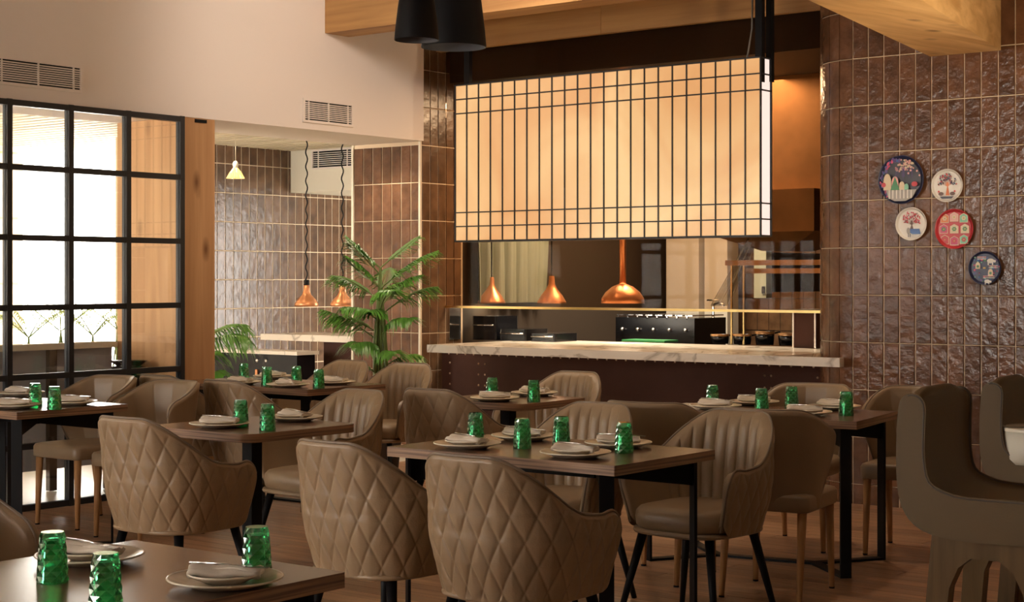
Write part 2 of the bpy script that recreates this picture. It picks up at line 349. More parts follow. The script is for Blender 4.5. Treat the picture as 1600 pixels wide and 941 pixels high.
# passage: far tiled wall, slatted ceiling, bulkhead
BX = -12.6
wf = struct('wall_far', MB().box(BX-.15, BX-.001, 10.15, 15.5, 0, 3.0), 'grout', 'brown tiled wall at the far end of the passage')
tile_wall('f', wf, (BX, 15.3), (0, -1), 1, 1, 0, .1, .1, None, 'tileback', keep=lambda p: False)
def far_tiles():
    me = MB(); b = .003; pw, ph, th, gap = .112, .2985, .005, .009; w_, h_ = pw-gap, ph-gap
    vs = [(0, 0, 0), (0, w_, 0), (0, w_, h_), (0, 0, h_), (th, b, b), (th, w_-b, b), (th, w_-b, h_-b), (th, b, h_-b)]
    me.add(vs, [(0, 1, 5, 4), (1, 2, 6, 5), (2, 3, 7, 6), (3, 0, 4, 7), (4, 5, 6, 7)]); mesh = me.mesh('tile', 'tileback'); n = 0; rest = MB()
    for c in range(44):
        for r in range(10):
            y = 10.2+c*pw; z = 2.61-.2985*9+r*ph
            if z < -.2: continue
            if 10.8 < y < 14.3 and n < 298 and z > .4: link('tile', mesh, wf, (BX, y, z)); n += 1
            else: rest.add([(BX+v[0], y+v[1], z+v[2]) for v in vs], [(0, 1, 5, 4), (1, 2, 6, 5), (2, 3, 7, 6), (3, 0, 4, 7), (4, 5, 6, 7)])
    tag(rest.build('remaining_tiles', 'tileback', wf), kind='stuff')
far_tiles()
struct('wall_passage_end', MB().box(BX, -8.7, 15.3, 15.4, 0, 3.0), 'dark')
cs = struct('ceiling_passage', MB().box(-14.5, -9.15, -1, 15.4, 2.84, 2.92), 'cream', 'pale slatted timber ceiling of the passage')
sm_ = MB().box(-14.4, -9.17, 0, .10, 0, .035).mesh('slat', 'slat')
for k in range(110): link('slat', sm_, cs, (0, -.9+k*.147, 2.79))
bh = MB(); yb = 12.36; zb = PX(465, 302, BX).z
bh.box(BX, -8.7, yb, 15.3, zb, 2.79)
struct('wall_bulkhead', bh, 'cream', 'cream bulkhead hanging over the far end of the passage')

def vent(name, label, fn, W, H, nb, parent=None):
    """grille in the plane of fn(u,v,depth)"""
    v = thing(name, label, 'air vent')
    def q(u0, u1, v0, v1, d0, d1, mb):
        vs = [fn(u, vv, d) for d in (d0, d1) for u, vv in ((u0, v0), (u1, v0), (u1, v1), (u0, v1))]
        mb.add(vs, [(3, 2, 1, 0), (4, 5, 6, 7), (0, 1, 5, 4), (1, 2, 6, 5), (2, 3, 7, 6), (3, 0, 4, 7)])
    mb = MB(); q(-W/2, W/2, -H/2, H/2, .001, .003, mb); mb.build('backing', 'black', v)
    mb = MB(); t = .018
    for a in ((-W/2-t, W/2+t, -H/2-t, -H/2), (-W/2-t, W/2+t, H/2, H/2+t), (-W/2-t, -W/2, -H/2, H/2), (W/2, W/2+t, -H/2, H/2)): q(*a, 0, .014, mb)
    mb.build('frame', 'white', v)
    for k in range(1, nb+1):
        mb = MB(); y = -H/2+H*k/(nb+1); q(-W/2, W/2, y-.0035, y+.0035, .003, .012, mb); mb.build('louvre', 'white', v)
    for u in (-W*.42, 0, W*.42):
        mb = MB(); q(u-.004, u+.004, -H/2, H/2, .003, .013, mb); mb.build('divider', 'white', v)
    return v
def onA(c, s=1):
    return lambda u, v, d: (WA+d, c.y+u, c.z+v)
c1 = PX(60, 117, WA); c2 = PX(512, 174, WA)
e0, e1 = PX(-10, 100, WA), PX(124, 140, WA)
vent('air_vent', 'long white air vent above the steel window, top left', onA(Vector((WA, (e0.y+e1.y)/2, (PX(124, 107, WA).z+PX(124, 141, WA).z)/2))), e1.y-e0.y, PX(124, 107, WA).z-PX(124, 141, WA).z, 9)
a_, b_ = PX(475, 157, WA), PX(548, 192, WA)
H2 = PX(475, 157, WA).z-PX(475, 187, WA).z
vent('air_vent', 'white air vent on the wall over the passage opening', onA(Vector((WA, (a_.y+b_.y)/2, PX(475, 172, WA).z))), b_.y-a_.y, H2, 9)
a_, b_ = PY(493, 248, yb), PY(551, 248, yb)
vent('air_vent', 'dark slotted vent on the cream bulkhead deep in the passage', lambda u, v, d: ((a_.x+b_.x)/2+.2+u, yb-d, PY(520, 248, yb).z+v), 1.0, .17, 7)

# steel window
sw = thing('steel_window', 'black steel grid window filling the left wall', 'window', (WA, 0, 0))
ZT = [2.49, 2.10, 1.672, 1.244, .82, .395, .02]; YB = [7.27-.45*k for k in range(19)]
bw = .036
for y in YB: MB().box(-.03, .02, y-bw/2, y+bw/2, 0, 2.51).build('mullion', 'steel', sw)
for z in ZT: MB().box(-.028, .018, YB[-1], 7.29, z-bw/2, z+bw/2).build('transom', 'steel', sw)
gm = MB().box(-.006, -.001, 0, .45-bw, 0, 1).mesh('pane', 'glass')
for i in range(18):
    for j in range(6):
        z0, z1 = ZT[j+1]+bw/2, ZT[j]-bw/2
        o = link('pane', gm, sw, (0, YB[i+1]+bw/2, z0)); o.scale = (1, 1, z1-z0)
# terrace behind the window
lw_ = thing('terrace_screen', 'low grey panel screen with cream top rail behind the steel window', 'screen', (-9.15, 0, 0))
zt = PX(190, 533, -9.15).z
yy = 7.28
for k in range(9):
    y1 = 7.28-k*.95; MB().box(-.06, -.02, y1-.95, y1-.01, .14, zt-.04).build('panel', 'greyp', lw_)
    MB().box(-.02, .02, y1-.06-.5, y1-.5, 0, zt-.04).build('post', 'brownm', lw_)
MB().box(-.09, .03, -1.3, 7.28, zt-.04, zt).build('top_rail', 'cream', lw_)
ow = struct('wall_terrace', MB().box(-14.6, -14.52, -2, 10.3, 0, 3.6), 'cream', 'sunlit white panelled wall beyond the terrace')
om = MB().box(0, .03, 0, .40, 0, .66).mesh('panel', 'outwall')
for c in range(30):
    for r in range(5): link('panel', om, ow, (-14.52, -1.9+c*.408, .02+r*.68))

# beams
beam1 = struct('trim_3', MB().box(WA+.002, 4, 8.64, 8.89, 3.23, 3.72), 'oakx', 'oak ceiling beam meeting the white wall')
fa = tag(thing('trim_4', 'oak fascia boards above the kitchen glass', None), kind='structure')
xs = [KX0, PY(945, 30, 9.98).x, PY(1215, 30, 9.98).x, -4.98]
for i in range(3): MB().box(xs[i]+.002, xs[i+1]-.002, 9.93, 9.985, 3.235, 3.72).build('board', 'oakx', fa)
def beam_right():
    z = 2.782; P0 = Vector((-4.10, 9.46, z)); P1 = Vector((-3.655, 9.46, z)); d = Vector((.24, -.97, -.045)).normalized()*5.2
    Wd = 0.45
    vs = [P0, P1, P1+d+Vector((.0, 0, 0)), P0+d]; vs += [v+Vector((0, 0, .55)) for v in vs]
    mb = MB().add(vs, [(0, 1, 2, 3), (4, 7, 6, 5), (0, 4, 5, 1), (1, 5, 6, 2), (2, 6, 7, 3), (3, 7, 4, 0)])
    struct('trim_5', mb, 'oak', 'large knotty oak beam running out from the tiled wall')
beam_right()

# ================================================================== KITCHEN
kb = MB(); KB = 13.4
struct('wall_kitchen_left', MB().box(KX0-.1, KX0-.001, KY+.25, KB, 0, 3.72), 'dark'); kb.box(KX0-.2, -3.6, KB, KB+.1, 0, 3.72); struct('wall_kitchen_right', MB().box(-3.7, -3.6, 9.65, KB, 0, 3.72), 'dark')
struct('ceiling_kitchen', MB().box(KX0, -3.7, 10.1, KB, 3.0, 3.72), 'dark')
struct('wall_kitchen', kb, 'dark', 'dark tiled kitchen back wall behind the glass')
struct('floor_kitchen', MB().box(KX0-.2, -3.6, 10.1, KB, -.05, 0), 'dark')
kt = MB()
for c in range(40):
    for r in range(11):
        x = KX0+.02+c*.12; z = .05+r*.2985; kt.box(x, x+.114, KB-.008, KB, z, z+.29)
tag(kt.build('kitchen_back_tiles', 'tileback', bpy.data.objects['wall_kitchen']), kind='stuff')
# counter
ct = thing('serving_counter', 'long kitchen pass with white veined marble top and studded brown front', 'counter', (0, 0, 0))
xr = PY(1312, 556, 9.3).x; xl = PY(667, 537, 9.3).x
MB().box(xl, xr, 9.3, 9.36, .868, .925).box(xl, KX1, 9.36, 10.65, .872, .925).build('worktop', 'marble', ct)
MB().box(KX0, KX1, KY-.02, KY+.03, 0, .868).build('front_panel', 'rust', ct)
st = MB()
def stud(x, z): st.lathe([(0.0001, .006), (.006, .004), (.009, 0)], 6, (x, KY-.02, z), axis='y')
x = KX0+.08
while x < KX1-.03: stud(x, .822); x += .085
for xx in (KX0+.09, PY(750, 600, KY).x, PY(760, 600, KY).x, PY(1197, 600, KY).x, PY(1207, 600, KY).x, KX1-.08):
    for k in range(9): stud(xx, .75-k*.085)
tag(st.build('studs', 'stud', ct), kind='stuff')
# glass pane
kg = thing('kitchen_glass', 'large tinted glass pane with brass edging above the counter', 'glass screen')
zg = 1.205
MB().box(KX0+.005, KX1-.02, KY+.03, KY+.04, zg, 3.4).build('pane', 'kglass', kg)
MB().box(KX0+.005, KX1, KY+.015, KY+.05, zg-.018, zg).build('bottom_edge', 'brass', kg)
MB().box(KX1-.03, KX1-.005, KY+.015, KY+.05, zg, 3.4).build('side_edge', 'brass', kg)
MB().box(KX0+.003, KX0+.02, KY+.06, KY+.20, .93, zg-.02).build('jamb', 'chrome', kg)
# lantern
def lantern():
    Yl = 9.42; x0 = PY(711, 250, Yl).x; x1 = PY(1188, 250, Yl).x; zb = PY(1188, 368, Yl).z; zt = PY(1188, 89, Yl).z; D = .15; W = x1-x0; H = zt-zb
    t = thing('lantern', 'wide glowing box lantern with black grid hanging before the kitchen glass', 'hanging lamp', (x0, Yl, zb))
    fr = [0, .093, .182, .818, .909, 1]; nc = 23; b = .009
    for i in range(5):
        for c in range(nc):
            xa, xb = W*c/nc+b/2, W*(c+1)/nc-b/2; za, zb_ = H*fr[i]+b/2, H*fr[i+1]-b/2
            MB().box(xa, xb, .006, .012, za, zb_).build('pane', 'onyx', t)
    for i in range(5): MB().box(W-.012, W-.006, .012, D-.01, H*fr[i]+b/2, H*fr[i+1]-b/2).build('end_pane', 'onyxend', t)
    for c in range(nc+1): MB().box(W*c/nc-b/2, W*c/nc+b/2, -.003, .012, 0, H).build('vertical_bar', 'steel', t)
    for f_ in fr: MB().box(-b/2, W+b/2, -.0035, .0125, H*f_-b/2, H*f_+b/2).box(W-.012, W+.004, 0, D, H*f_-b/2, H*f_+b/2).build('horizontal_bar', 'steel', t)
    MB().box(W-.008, W+.006, D-.012, D, 0, H).box(0, W, D-.006, D, 0, H).box(-.004, .006, 0, D, 0, H).box(0, W, 0, D, -.008, 0).box(0, W, 0, D, H, H+.006).build('casing', 'steel', t)
    for x in (.12, W-.0): MB().box(x-.05, x, .02, .06, H-.16, 3.72-zb).build('hanger', 'black', t)
    MB().box(W-.03, W+.01, D-.02, D+.02, H-.15, 3.72-zb).build('hanger', 'black', t)
    MB().tube([(W-.13, .05, H), (W-.12, .05, H+.04), (W-.09, .05, H+.2), (W-.08, .05, 3.7-zb)], .006, 6).build('cable', 'kgrey', t)
lantern()
# kitchen lamps
def heat_lamp(px, py, Y, wpx, label, pipe_r, ptop, dome=False):
    a, b = ray(px); d = Y/b; ppm = F/d; p_ = PY(px, py, Y); R = wpx/2/ppm
    t = thing('heat_lamp', label, 'lamp', p_, 0, 'copper heat lamps over the pass')
    if dome: prof = [(R*.97, .002), (R, 0), (R*.98, R*.22), (R*.80, R*.5), (R*.5, R*.75), (R*.2, R*.88), (pipe_r, R*.9)]
    else: prof = [(R*.95, .002), (R, 0), (R*.97, R*.12), (R*.72, R*.55), (R*.40, R*.95), (R*.22, R*1.3), (R*.18, R*1.8), (R*.16, R*1.85)]
    MB().lathe(prof, 28).build('shade', 'copper', t)
    MB().lathe([(R*.9, .004), (R*.6, .02), (.001, .03)], 20).build('reflector', 'bulb', t)
    h = prof[-1][1]; MB().tube([(0, 0, h-.01), (0, 0, 2.998-p_.z)], pipe_r, 12).build('pipe', 'copper' if dome else 'black', t)
    l = light('heat_lamp_glow', 'SPOT', (0, 0, -.01), 14, (1, .62, .3), size=.05, spot=1.5); l.parent = t
heat_lamp(768, 474, 10.5, 44, 'bell-shaped copper lamp over the pass, leftmost of three behind the glass', .006, 0)
heat_lamp(862, 474, 10.5, 46, 'bell-shaped copper lamp over the pass, middle one behind the glass', .006, 0)
heat_lamp(973, 474, 10.45, 68, 'domed copper lamp on a thick copper pipe behind the glass', .026, 0, True)
# copper hood
def hood():
    Y = 11.4; pts = [(1133, 375), (1225, 392), (1258, 392), (1300, 375), (1300, 330), (1133, 330)]
    a = PY(1140, 372, Y); b = PY(1310, 372, Y); zl = PY(1240, 392, Y).z; zt = PY(1240, 300, Y).z
    t = thing('extractor_hood', 'copper extractor hood over the grill behind the glass', 'hood')
    cx = (a.x+b.x)/2; hw = (b.x-a.x)/2
    vs = [(cx-.12, Y-.12, zl), (cx+.12, Y-.12, zl), (cx+.12, Y+.3, zl), (cx-.12, Y+.3, zl), (cx-hw, Y-.4, zl+.14), (cx+hw, Y-.4, zl+.14), (cx+hw, Y+.6, zl+.14), (cx-hw, Y+.6, zl+.14)]
    MB().add(vs, [(0, 3, 2, 1), (0, 1, 5, 4), (1, 2, 6, 5), (2, 3, 7, 6), (3, 0, 4, 7)]).build('canopy', 'copperd', t)
    MB().box(cx-hw, cx+hw, Y-.4, Y+.6, zl+.14, zt).build('skirt', 'copperd', t)
    MB().box(cx-hw*.55, cx+hw*1.0, Y-.1, Y+.5, zt, 2.998).build('duct', 'copperd', t)
    a = PY(1133, 407, 10.75); b = PY(1300, 407, 10.75); z1 = a.z; z0 = PY(1133, 415, 10.75).z
    r = thing('copper_shelf', 'copper shelf rail on slim brass posts behind the glass', 'shelf')
    MB().box(a.x, b.x, 10.75, 10.79, z0, z1).build('front_rail', 'copperd', r); MB().box(a.x, b.x, 11.05, 11.09, z0-.06, z1-.06).build('rear_rail', 'copperd', r)
    for px in (1142, 1161): q = PY(px, 500, 10.76); MB().box(q.x-.006, q.x+.006, 10.765, 10.777, .925, z0).build('post', 'brass', r)
hood()
def kitchen_bits():
    Y = 13.0; a, b = PY(712, 375, Y), PY(853, 375, Y); mb = MB(); n = 60; vs = []; 
    for k in range(n+1):
        u = k/n
        for z in (1.22, 1.6, 2.1, 2.6): vs.append((KX0+.085+.035*math.sin(u*38+z*.8)+.02*math.sin(u*79+z*1.7), 10.34+.92*u+.05*(z-1.1)*(u-.3), z))
    mb.add(vs, [(k*4+j, (k+1)*4+j, (k+1)*4+j+1, k*4+j+1) for k in range(n) for j in range(3)], 0, True)
    tag(mb.build('curtain', 'curtain'), 'pale green curtain hanging on the left kitchen wall behind the glass', 'curtain')
    Y = 12.9; a, b = PY(1041, 500, Y), PY(1092, 500, Y)
    tag(MB().box(a.x, b.x, Y, Y+.2, 0, 2.998).box(b.x+.06, b.x+.3, Y, Y+.2, 0, 2.998).build('kitchen_column', 'kwhite'), 'pale square column at the back of the kitchen', 'column')
    Y = 12.2; a, b = PY(1178, 385, Y), PY(1197, 466, Y)
    c = thing('wall_cabinet', 'narrow mint wall cabinet behind the copper shelf', 'cabinet'); MB().box(a.x, b.x, Y, Y+.1, b.z, a.z).build('body', 'mint', c)
    MB().box(b.x-.035, b.x-.01, Y-.015, Y, (a.z+b.z)/2-.18, (a.z+b.z)/2-.12).build('lock', 'steel', c)
    MB().box(a.x+.02, b.x-.02, Y+.1, 13.4, b.z+.05, a.z-.05).build('bracket', 'steel', c)
    # back bench
    tag(MB().box(-8.3, -3.75, 11.3, 12.0, 0, .86).build('back_bench', 'gloss_black'), 'low black bench behind the pass', 'bench')
    Y = 11.35
    # stove
    a, b = PY(962, 520, Y), PY(1085, 520, Y); s = thing('range_cooker', 'black range with chrome pan supports behind the pass', 'cooker', (a.x, Y, .86)); W = b.x-a.x
    MB().box(0, W, 0, .5, 0, .24).build('body', 'gloss_black', s)
    for k in range(8): MB().box(W*k/8+.01, W*(k+1)/8-.02, .0, .5, .255, .265).box(W*k/8+.02, W*k/8+.03, .0, .02, .23, .265).build('grate', 'chrome', s)
    for k in range(5): MB().lathe([(.014, 0), (.014, .03), (.001, .03)], 10, (W*(k+.5)/5, 0, .14), axis='y').build('knob', 'chrome', s)
    g = PY(1010, 532, 10.8); tag(MB().box(g.x-.2, g.x+.2, 10.75, 10.95, .925, .94).build('cutting_board', 'greenb'), 'green board lying on the pass by the range', 'cutting board')
    q = PY(1050, 512, 11.3)
    t = thing('mixer_tap', 'chrome tap rising behind the range', 'tap', (q.x, 11.95, .86)); MB().tube([(0, 0, 0), (0, 0, .34)], .012, 8).build('riser', 'chrome', t)
    MB().tube([(0, 0, .34), (.09, -.05, .36), (.16, -.1, .34)], .012, 8).build('spout', 'chrome', t); MB().tube([(-.06, 0, .38), (.06, 0, .38)], .008, 6).build('handle', 'chrome', t)
    # pans
    for px, wpx, h, lab in ((1125, 34, .07, 'dark shallow pan, leftmost on the pass'), (1160, 34, .075, 'dark pan with copper band beside the slim brass post'), (1195, 36, .10, 'copper-rimmed pan in the middle of the row'), (1232, 38, .09, 'dark wide pan nearest the wooden box')):
        q = PY(px, 520, 10.82); R = .84*wpx/2/(F/(10.82/ray(px)[1]))
        t = thing('saucepan', lab+' behind the glass', 'pan', (q.x, 10.82, .926)); MB().lathe([(.001, 0), (R*.9, 0), (R, h*.6), (R, h), (R*.95, h), (R*.85, .01), (.001, .01)], 20).build('body', 'gloss_black', t)
        MB().lathe([(R+.002, h*.82), (R+.003, h), (R, h+.003)], 20).build('rim', 'copperd', t)
        MB().tube([(0, R, h*.8), (0.02, R+.12, h*.9)], .007, 6).build('handle', 'black', t)
    a, b = PY(1250, 504, 10.6), PY(1284, 540, 10.6)
    c = thing('display_box', 'brown wooden box with pale edges at the right end of the pass', 'box', (a.x, 10.5, .926))
    W = b.x-a.x; MB().box(0, W, 0, .3, 0, .26).build('body', 'rust', c); MB().box(-.01, W+.01, -.01, .31, .26, .275).build('lid', 'kgrey', c)
    for x in (0, W): MB().box(x-.006, x+.006, -.006, .006, 0, .26).build('edge_strip', 'stud', c)
    # black appliances
    for px0, px1, zt_, lab in ((737, 775, 1.12, 'tall black appliance at the left end of the pass'), (780, 822, 1.02, 'low black toaster oven on the pass'), (828, 868, .99, 'low black bin beside the toaster oven')):
        a, b = PY(px0, 500, 10.3), PY(px1, 500, 10.3); c = thing('appliance', lab, 'appliance', (a.x, 10.3, .925)); W = b.x-a.x; h = zt_-.926
        MB().prism(rrect(0, W, 0, .3, .02, 3), 0, h).build('body', 'gloss_black', c); MB().tube([(.02, -.012, h*.62), (W-.02, -.012, h*.62)], .006, 8).build('handle', 'chrome', c)
    # draped plastic sheet
    top = PY(1168, 372, 11.0); bot = PY(1108, 478, 11.0); b2 = PY(1138, 478, 11.0); t2 = PY(1180, 395, 11.0); n = 16; m_ = 14; vs = []
    for i in range(n+1):
        u = i/n
        for j in range(m_+1):
            v = j/m_; A = top.lerp(t2, v*.6); B = bot.lerp(b2, v); sag = math.sin(u*PI)*-.08
            p_ = A.lerp(B, u); vs.append((p_.x-sag*.9, 11.0+.03*math.sin(v*14+u*2), p_.z+.12*math.sin(u*PI)))
    tag(MB().add(vs, [(i*(m_+1)+j, (i+1)*(m_+1)+j, (i+1)*(m_+1)+j+1, i*(m_+1)+j+1) for i in range(n) for j in range(m_)], 0, True).build('plastic_sheet', 'film'), 'clear plastic sheet draped from the hood behind the glass', 'plastic sheet')
kitchen_bits()
light('kitchen_curtain_fill', 'AREA', (-7.3, 11.0, 2.97), 45, (1, .88, .68), size=.7)  # extra unseen fill, added to brighten the kitchen curtain
light('kitchen_lamp', 'AREA', (-6.9, 11.2, 2.97), 50, (1, .72, .45), size=1.6)

# passage furniture
def passage():
    t = thing('passage_counter', 'white marble-topped counter deep in the passage', 'counter')
    a, b = PY(407, 522, 10.25), PY(600, 522, 10.25); MB().box(a.x, -9.25, 10.25, 10.9, .87, .925).build('worktop', 'marble', t); MB().box(a.x+.55, -9.25, 10.5, 10.9, 0, .87).build('front_panel', 'rust', t)
    c = thing('sideboard', 'black sideboard with pale top and copper handles in the passage', 'cabinet')
    b = PY(464, 547, 10.0)
    MB().box(BX+.05, b.x+.03, 9.97, 10.24, .76, .79).build('top', 'marble', c); MB().box(BX+.07, b.x, 10.0, 10.22, 0, .76).build('body', 'gloss_black', c)
    for px in (402, 416):
        q = PY(px, 570, 10.0); MB().box(q.x-.012, q.x+.012, 9.985, 10.0, .45, .62).build('handle', 'copper', c); MB().lathe([(.015, 0), (.015, .01), (.001, .012)], 10, (q.x, 10.0, .70), axis='y').build('lock', 'chrome', c)
    for px, lab in ((479, 'copper bell pendant on a wavy black cord, clear of the palm'), (535, 'copper bell pendant half behind the palm')):
        q = PY(px, 479, 10.6); q = PY(px, 479, 10.6); d = 10.6/ray(px)[1]; R = 19/(F/d)
        t = thing('pendant_lamp', lab, 'lamp', q, 0, 'copper pendants in the passage')
        MB().lathe([(R*.93, .002), (R, 0), (R*.98, R*.25), (R*.75, R*.6), (R*.4, R*.95), (R*.26, R*1.3), (R*.24, R*1.75), (.001, R*1.8)], 28).build('shade', 'copper', t)
        MB().tube([(0, 0, R*1.7), (0, 0, R*2.2)], R*.22, 12).build('socket', 'black', t)
        zz = R*2.2; pts = []
        while q.z+zz < 2.8: pts.append((.012*math.sin(zz*48), .0, zz)); zz += .02
        MB().tube(pts, .006, 6).build('cord', 'black', t)
    q = PX(368, 279, -10.6); R = .075
    t = thing('pendant_lamp', 'small fluted amber glass pendant near the oak post', 'lamp', q)
    vs = []; n = 40
    mb = MB(); prof = [(.075, 0), (.05, .05), (.022, .09), (.016, .10)]
    for r, z in prof:
        for k in range(n): a = 2*PI*k/n; rr = r*(1+(.08 if k % 2 else -.03)); vs.append((rr*math.cos(a), rr*math.sin(a), z))
    mb.add(vs, [(i*n+k, i*n+(k+1) % n, (i+1)*n+(k+1) % n, (i+1)*n+k) for i in range(3) for k in range(n)]).build('shade', 'amber', t)
    MB().lathe([(.018, .09), (.024, .11), (.024, .135), (.012, .15), (.001, .155)], 16).build('socket', 'kwhite', t)
    MB().tube([(0, 0, .15), (0, 0, 2.79-q.z)], .0025, 6).build('cord', 'rim', t)
    light('passage_downlight', 'SPOT', (-10.6, 9.5, 2.75), 25, (1, .8, .55), size=.05, spot=2.2)
passage()

# black pendant shades at the top of the frame
def black_pendant(px, py, d, rpx, label):
    t_ = (px-800)/F; X = (CX*t_-CY)*d; Y = (CY*t_+CX)*d; z = EYE-(py-HOR)*d/F; R = rpx/F*d
    t = thing('pendant_lamp', label, 'lamp', (X, Y, z), 0, 'black pendant shades at the top of the view')
    MB().lathe([(R*.96, 0), (R, 0), (R, .004), (R*.96, R*.5), (R*.84, R*1.5), (R*.70, R*2.4), (R*.2, R*2.6), (.001, R*2.62)], 40).build('shade', 'black', t)
    MB().lathe([(R*.97, .001), (R*.93, R*.45), (R*.80, R*1.3), (.001, R*1.32)], 40).build('lining', 'lampin', t)
    MB().tube([(0, 0, R*2.6), (0, 0, 3.72-z)], .005, 8).build('cord', 'black', t)
black_pendant(651, 63, 7.4, 35, 'black pendant shade at the top, the smaller left one of the pair')
black_pendant(709, 74, 8.0, 51, 'black pendant shade at the top, the larger right one of the pair')
light('beam_fill_spot', 'SPOT', (-1.5, 7.2, 1.3), 130, (1, .80, .55), rot=(0, 0, 0), size=.15, spot=1.5).rotation_euler = (Vector((-3.6, 7.9, 2.75))-Vector((-1.5, 7.2, 1.3))).to_track_quat('-Z', 'Y').to_euler()  # added spot without a fixture, out of view, brightens the right beam
light('white_wall_fill_spot', 'SPOT', (-5.9, 7.6, 3.5), 62, (1, .86, .74), size=.15, spot=1.9).rotation_euler = (Vector((-8.45, 9.2, 3.0))-Vector((-5.9, 7.6, 3.5))).to_track_quat('-Z', 'Y').to_euler()  # unseen spot added to lift the white wall towards the pillar
light('soffit_downlight', 'SPOT', (-8.75, 9.35, 2.49), 14, (1, .84, .62), size=.03, spot=2.4)
# room downlights
def downlight(x, y, p_, lab=None):
    t = thing('downlight', lab or 'recessed ceiling downlight', 'lamp', (x, y, 3.72), 0, 'recessed ceiling downlights')
    MB().lathe([(.05, 0), (.06, -.004), (.05, -.004), (.045, -.001)], 20).build('ring', 'kwhite', t)
    l = light('downlight_glow', 'SPOT', (0, 0, -.02), p_, (1, .78, .55), size=.04, spot=1.5); l.parent = t
for (x, y, pw_), lb in zip(((-7.4, 8.3, 40), (-5.9, 7.6, 30), (-4.2, 8.3, 40), (-2.9, 8.7, 45), (-3.6, 5.4, 14), (-5.6, 5.2, 14)), ('above the palm', 'over the small table below the counter', 'before the rounded tiled corner', 'before the wall plates', 'over the large centre table', 'over the small table left of centre')): downlight(x, y, pw_, 'recessed round ceiling downlight '+lb)

# ================================================================== FURNITURE
def ss(a, b, x):
    t = min(1, max(0, (x-a)/(b-a))); return t*t*(3-2*t)
def upath(hw, yb, yf, ex, n=240):
    """U-shaped footprint, back at yb (<0), arms forward to yf; returns points and lengths from back centre (signed)"""
    pts = []
    for k in range(n+1):
        a = PI*k/n
        c, s_ = math.cos(a), math.sin(a)
        x = -hw*math.copysign(abs(c)**(2/ex), c); y = yb*abs(s_)**(2/ex); pts.append((x, y))
    fr = [(-hw, yf*(1-k/20)) for k in range(20)]; pts = fr+pts+[(hw, yf*(k+1)/20) for k in range(20)]
    L = [0]
    for i in range(1, len(pts)): L.append(L[-1]+math.dist(pts[i], pts[i-1]))
    return pts, [l-L[-1]/2 for l in L]
def pat(path, l):
    pts, L = path; l = min(L[-1]-1e-6, max(L[0]+1e-6, l)); lo, hi = 0, len(L)-1
    while hi-lo > 1:
        m_ = (lo+hi)//2
        if L[m_] <= l: lo = m_
        else: hi = m_
    t = (l-L[lo])/(L[hi]-L[lo]); x = pts[lo][0]*(1-t)+pts[hi][0]*t; y = pts[lo][1]*(1-t)+pts[hi][1]*t
    dx, dy = pts[hi][0]-pts[lo][0], pts[hi][1]-pts[lo][1]; q = math.hypot(dx, dy) or 1
    return x, y, dy/q, -dx/q          # outward normal
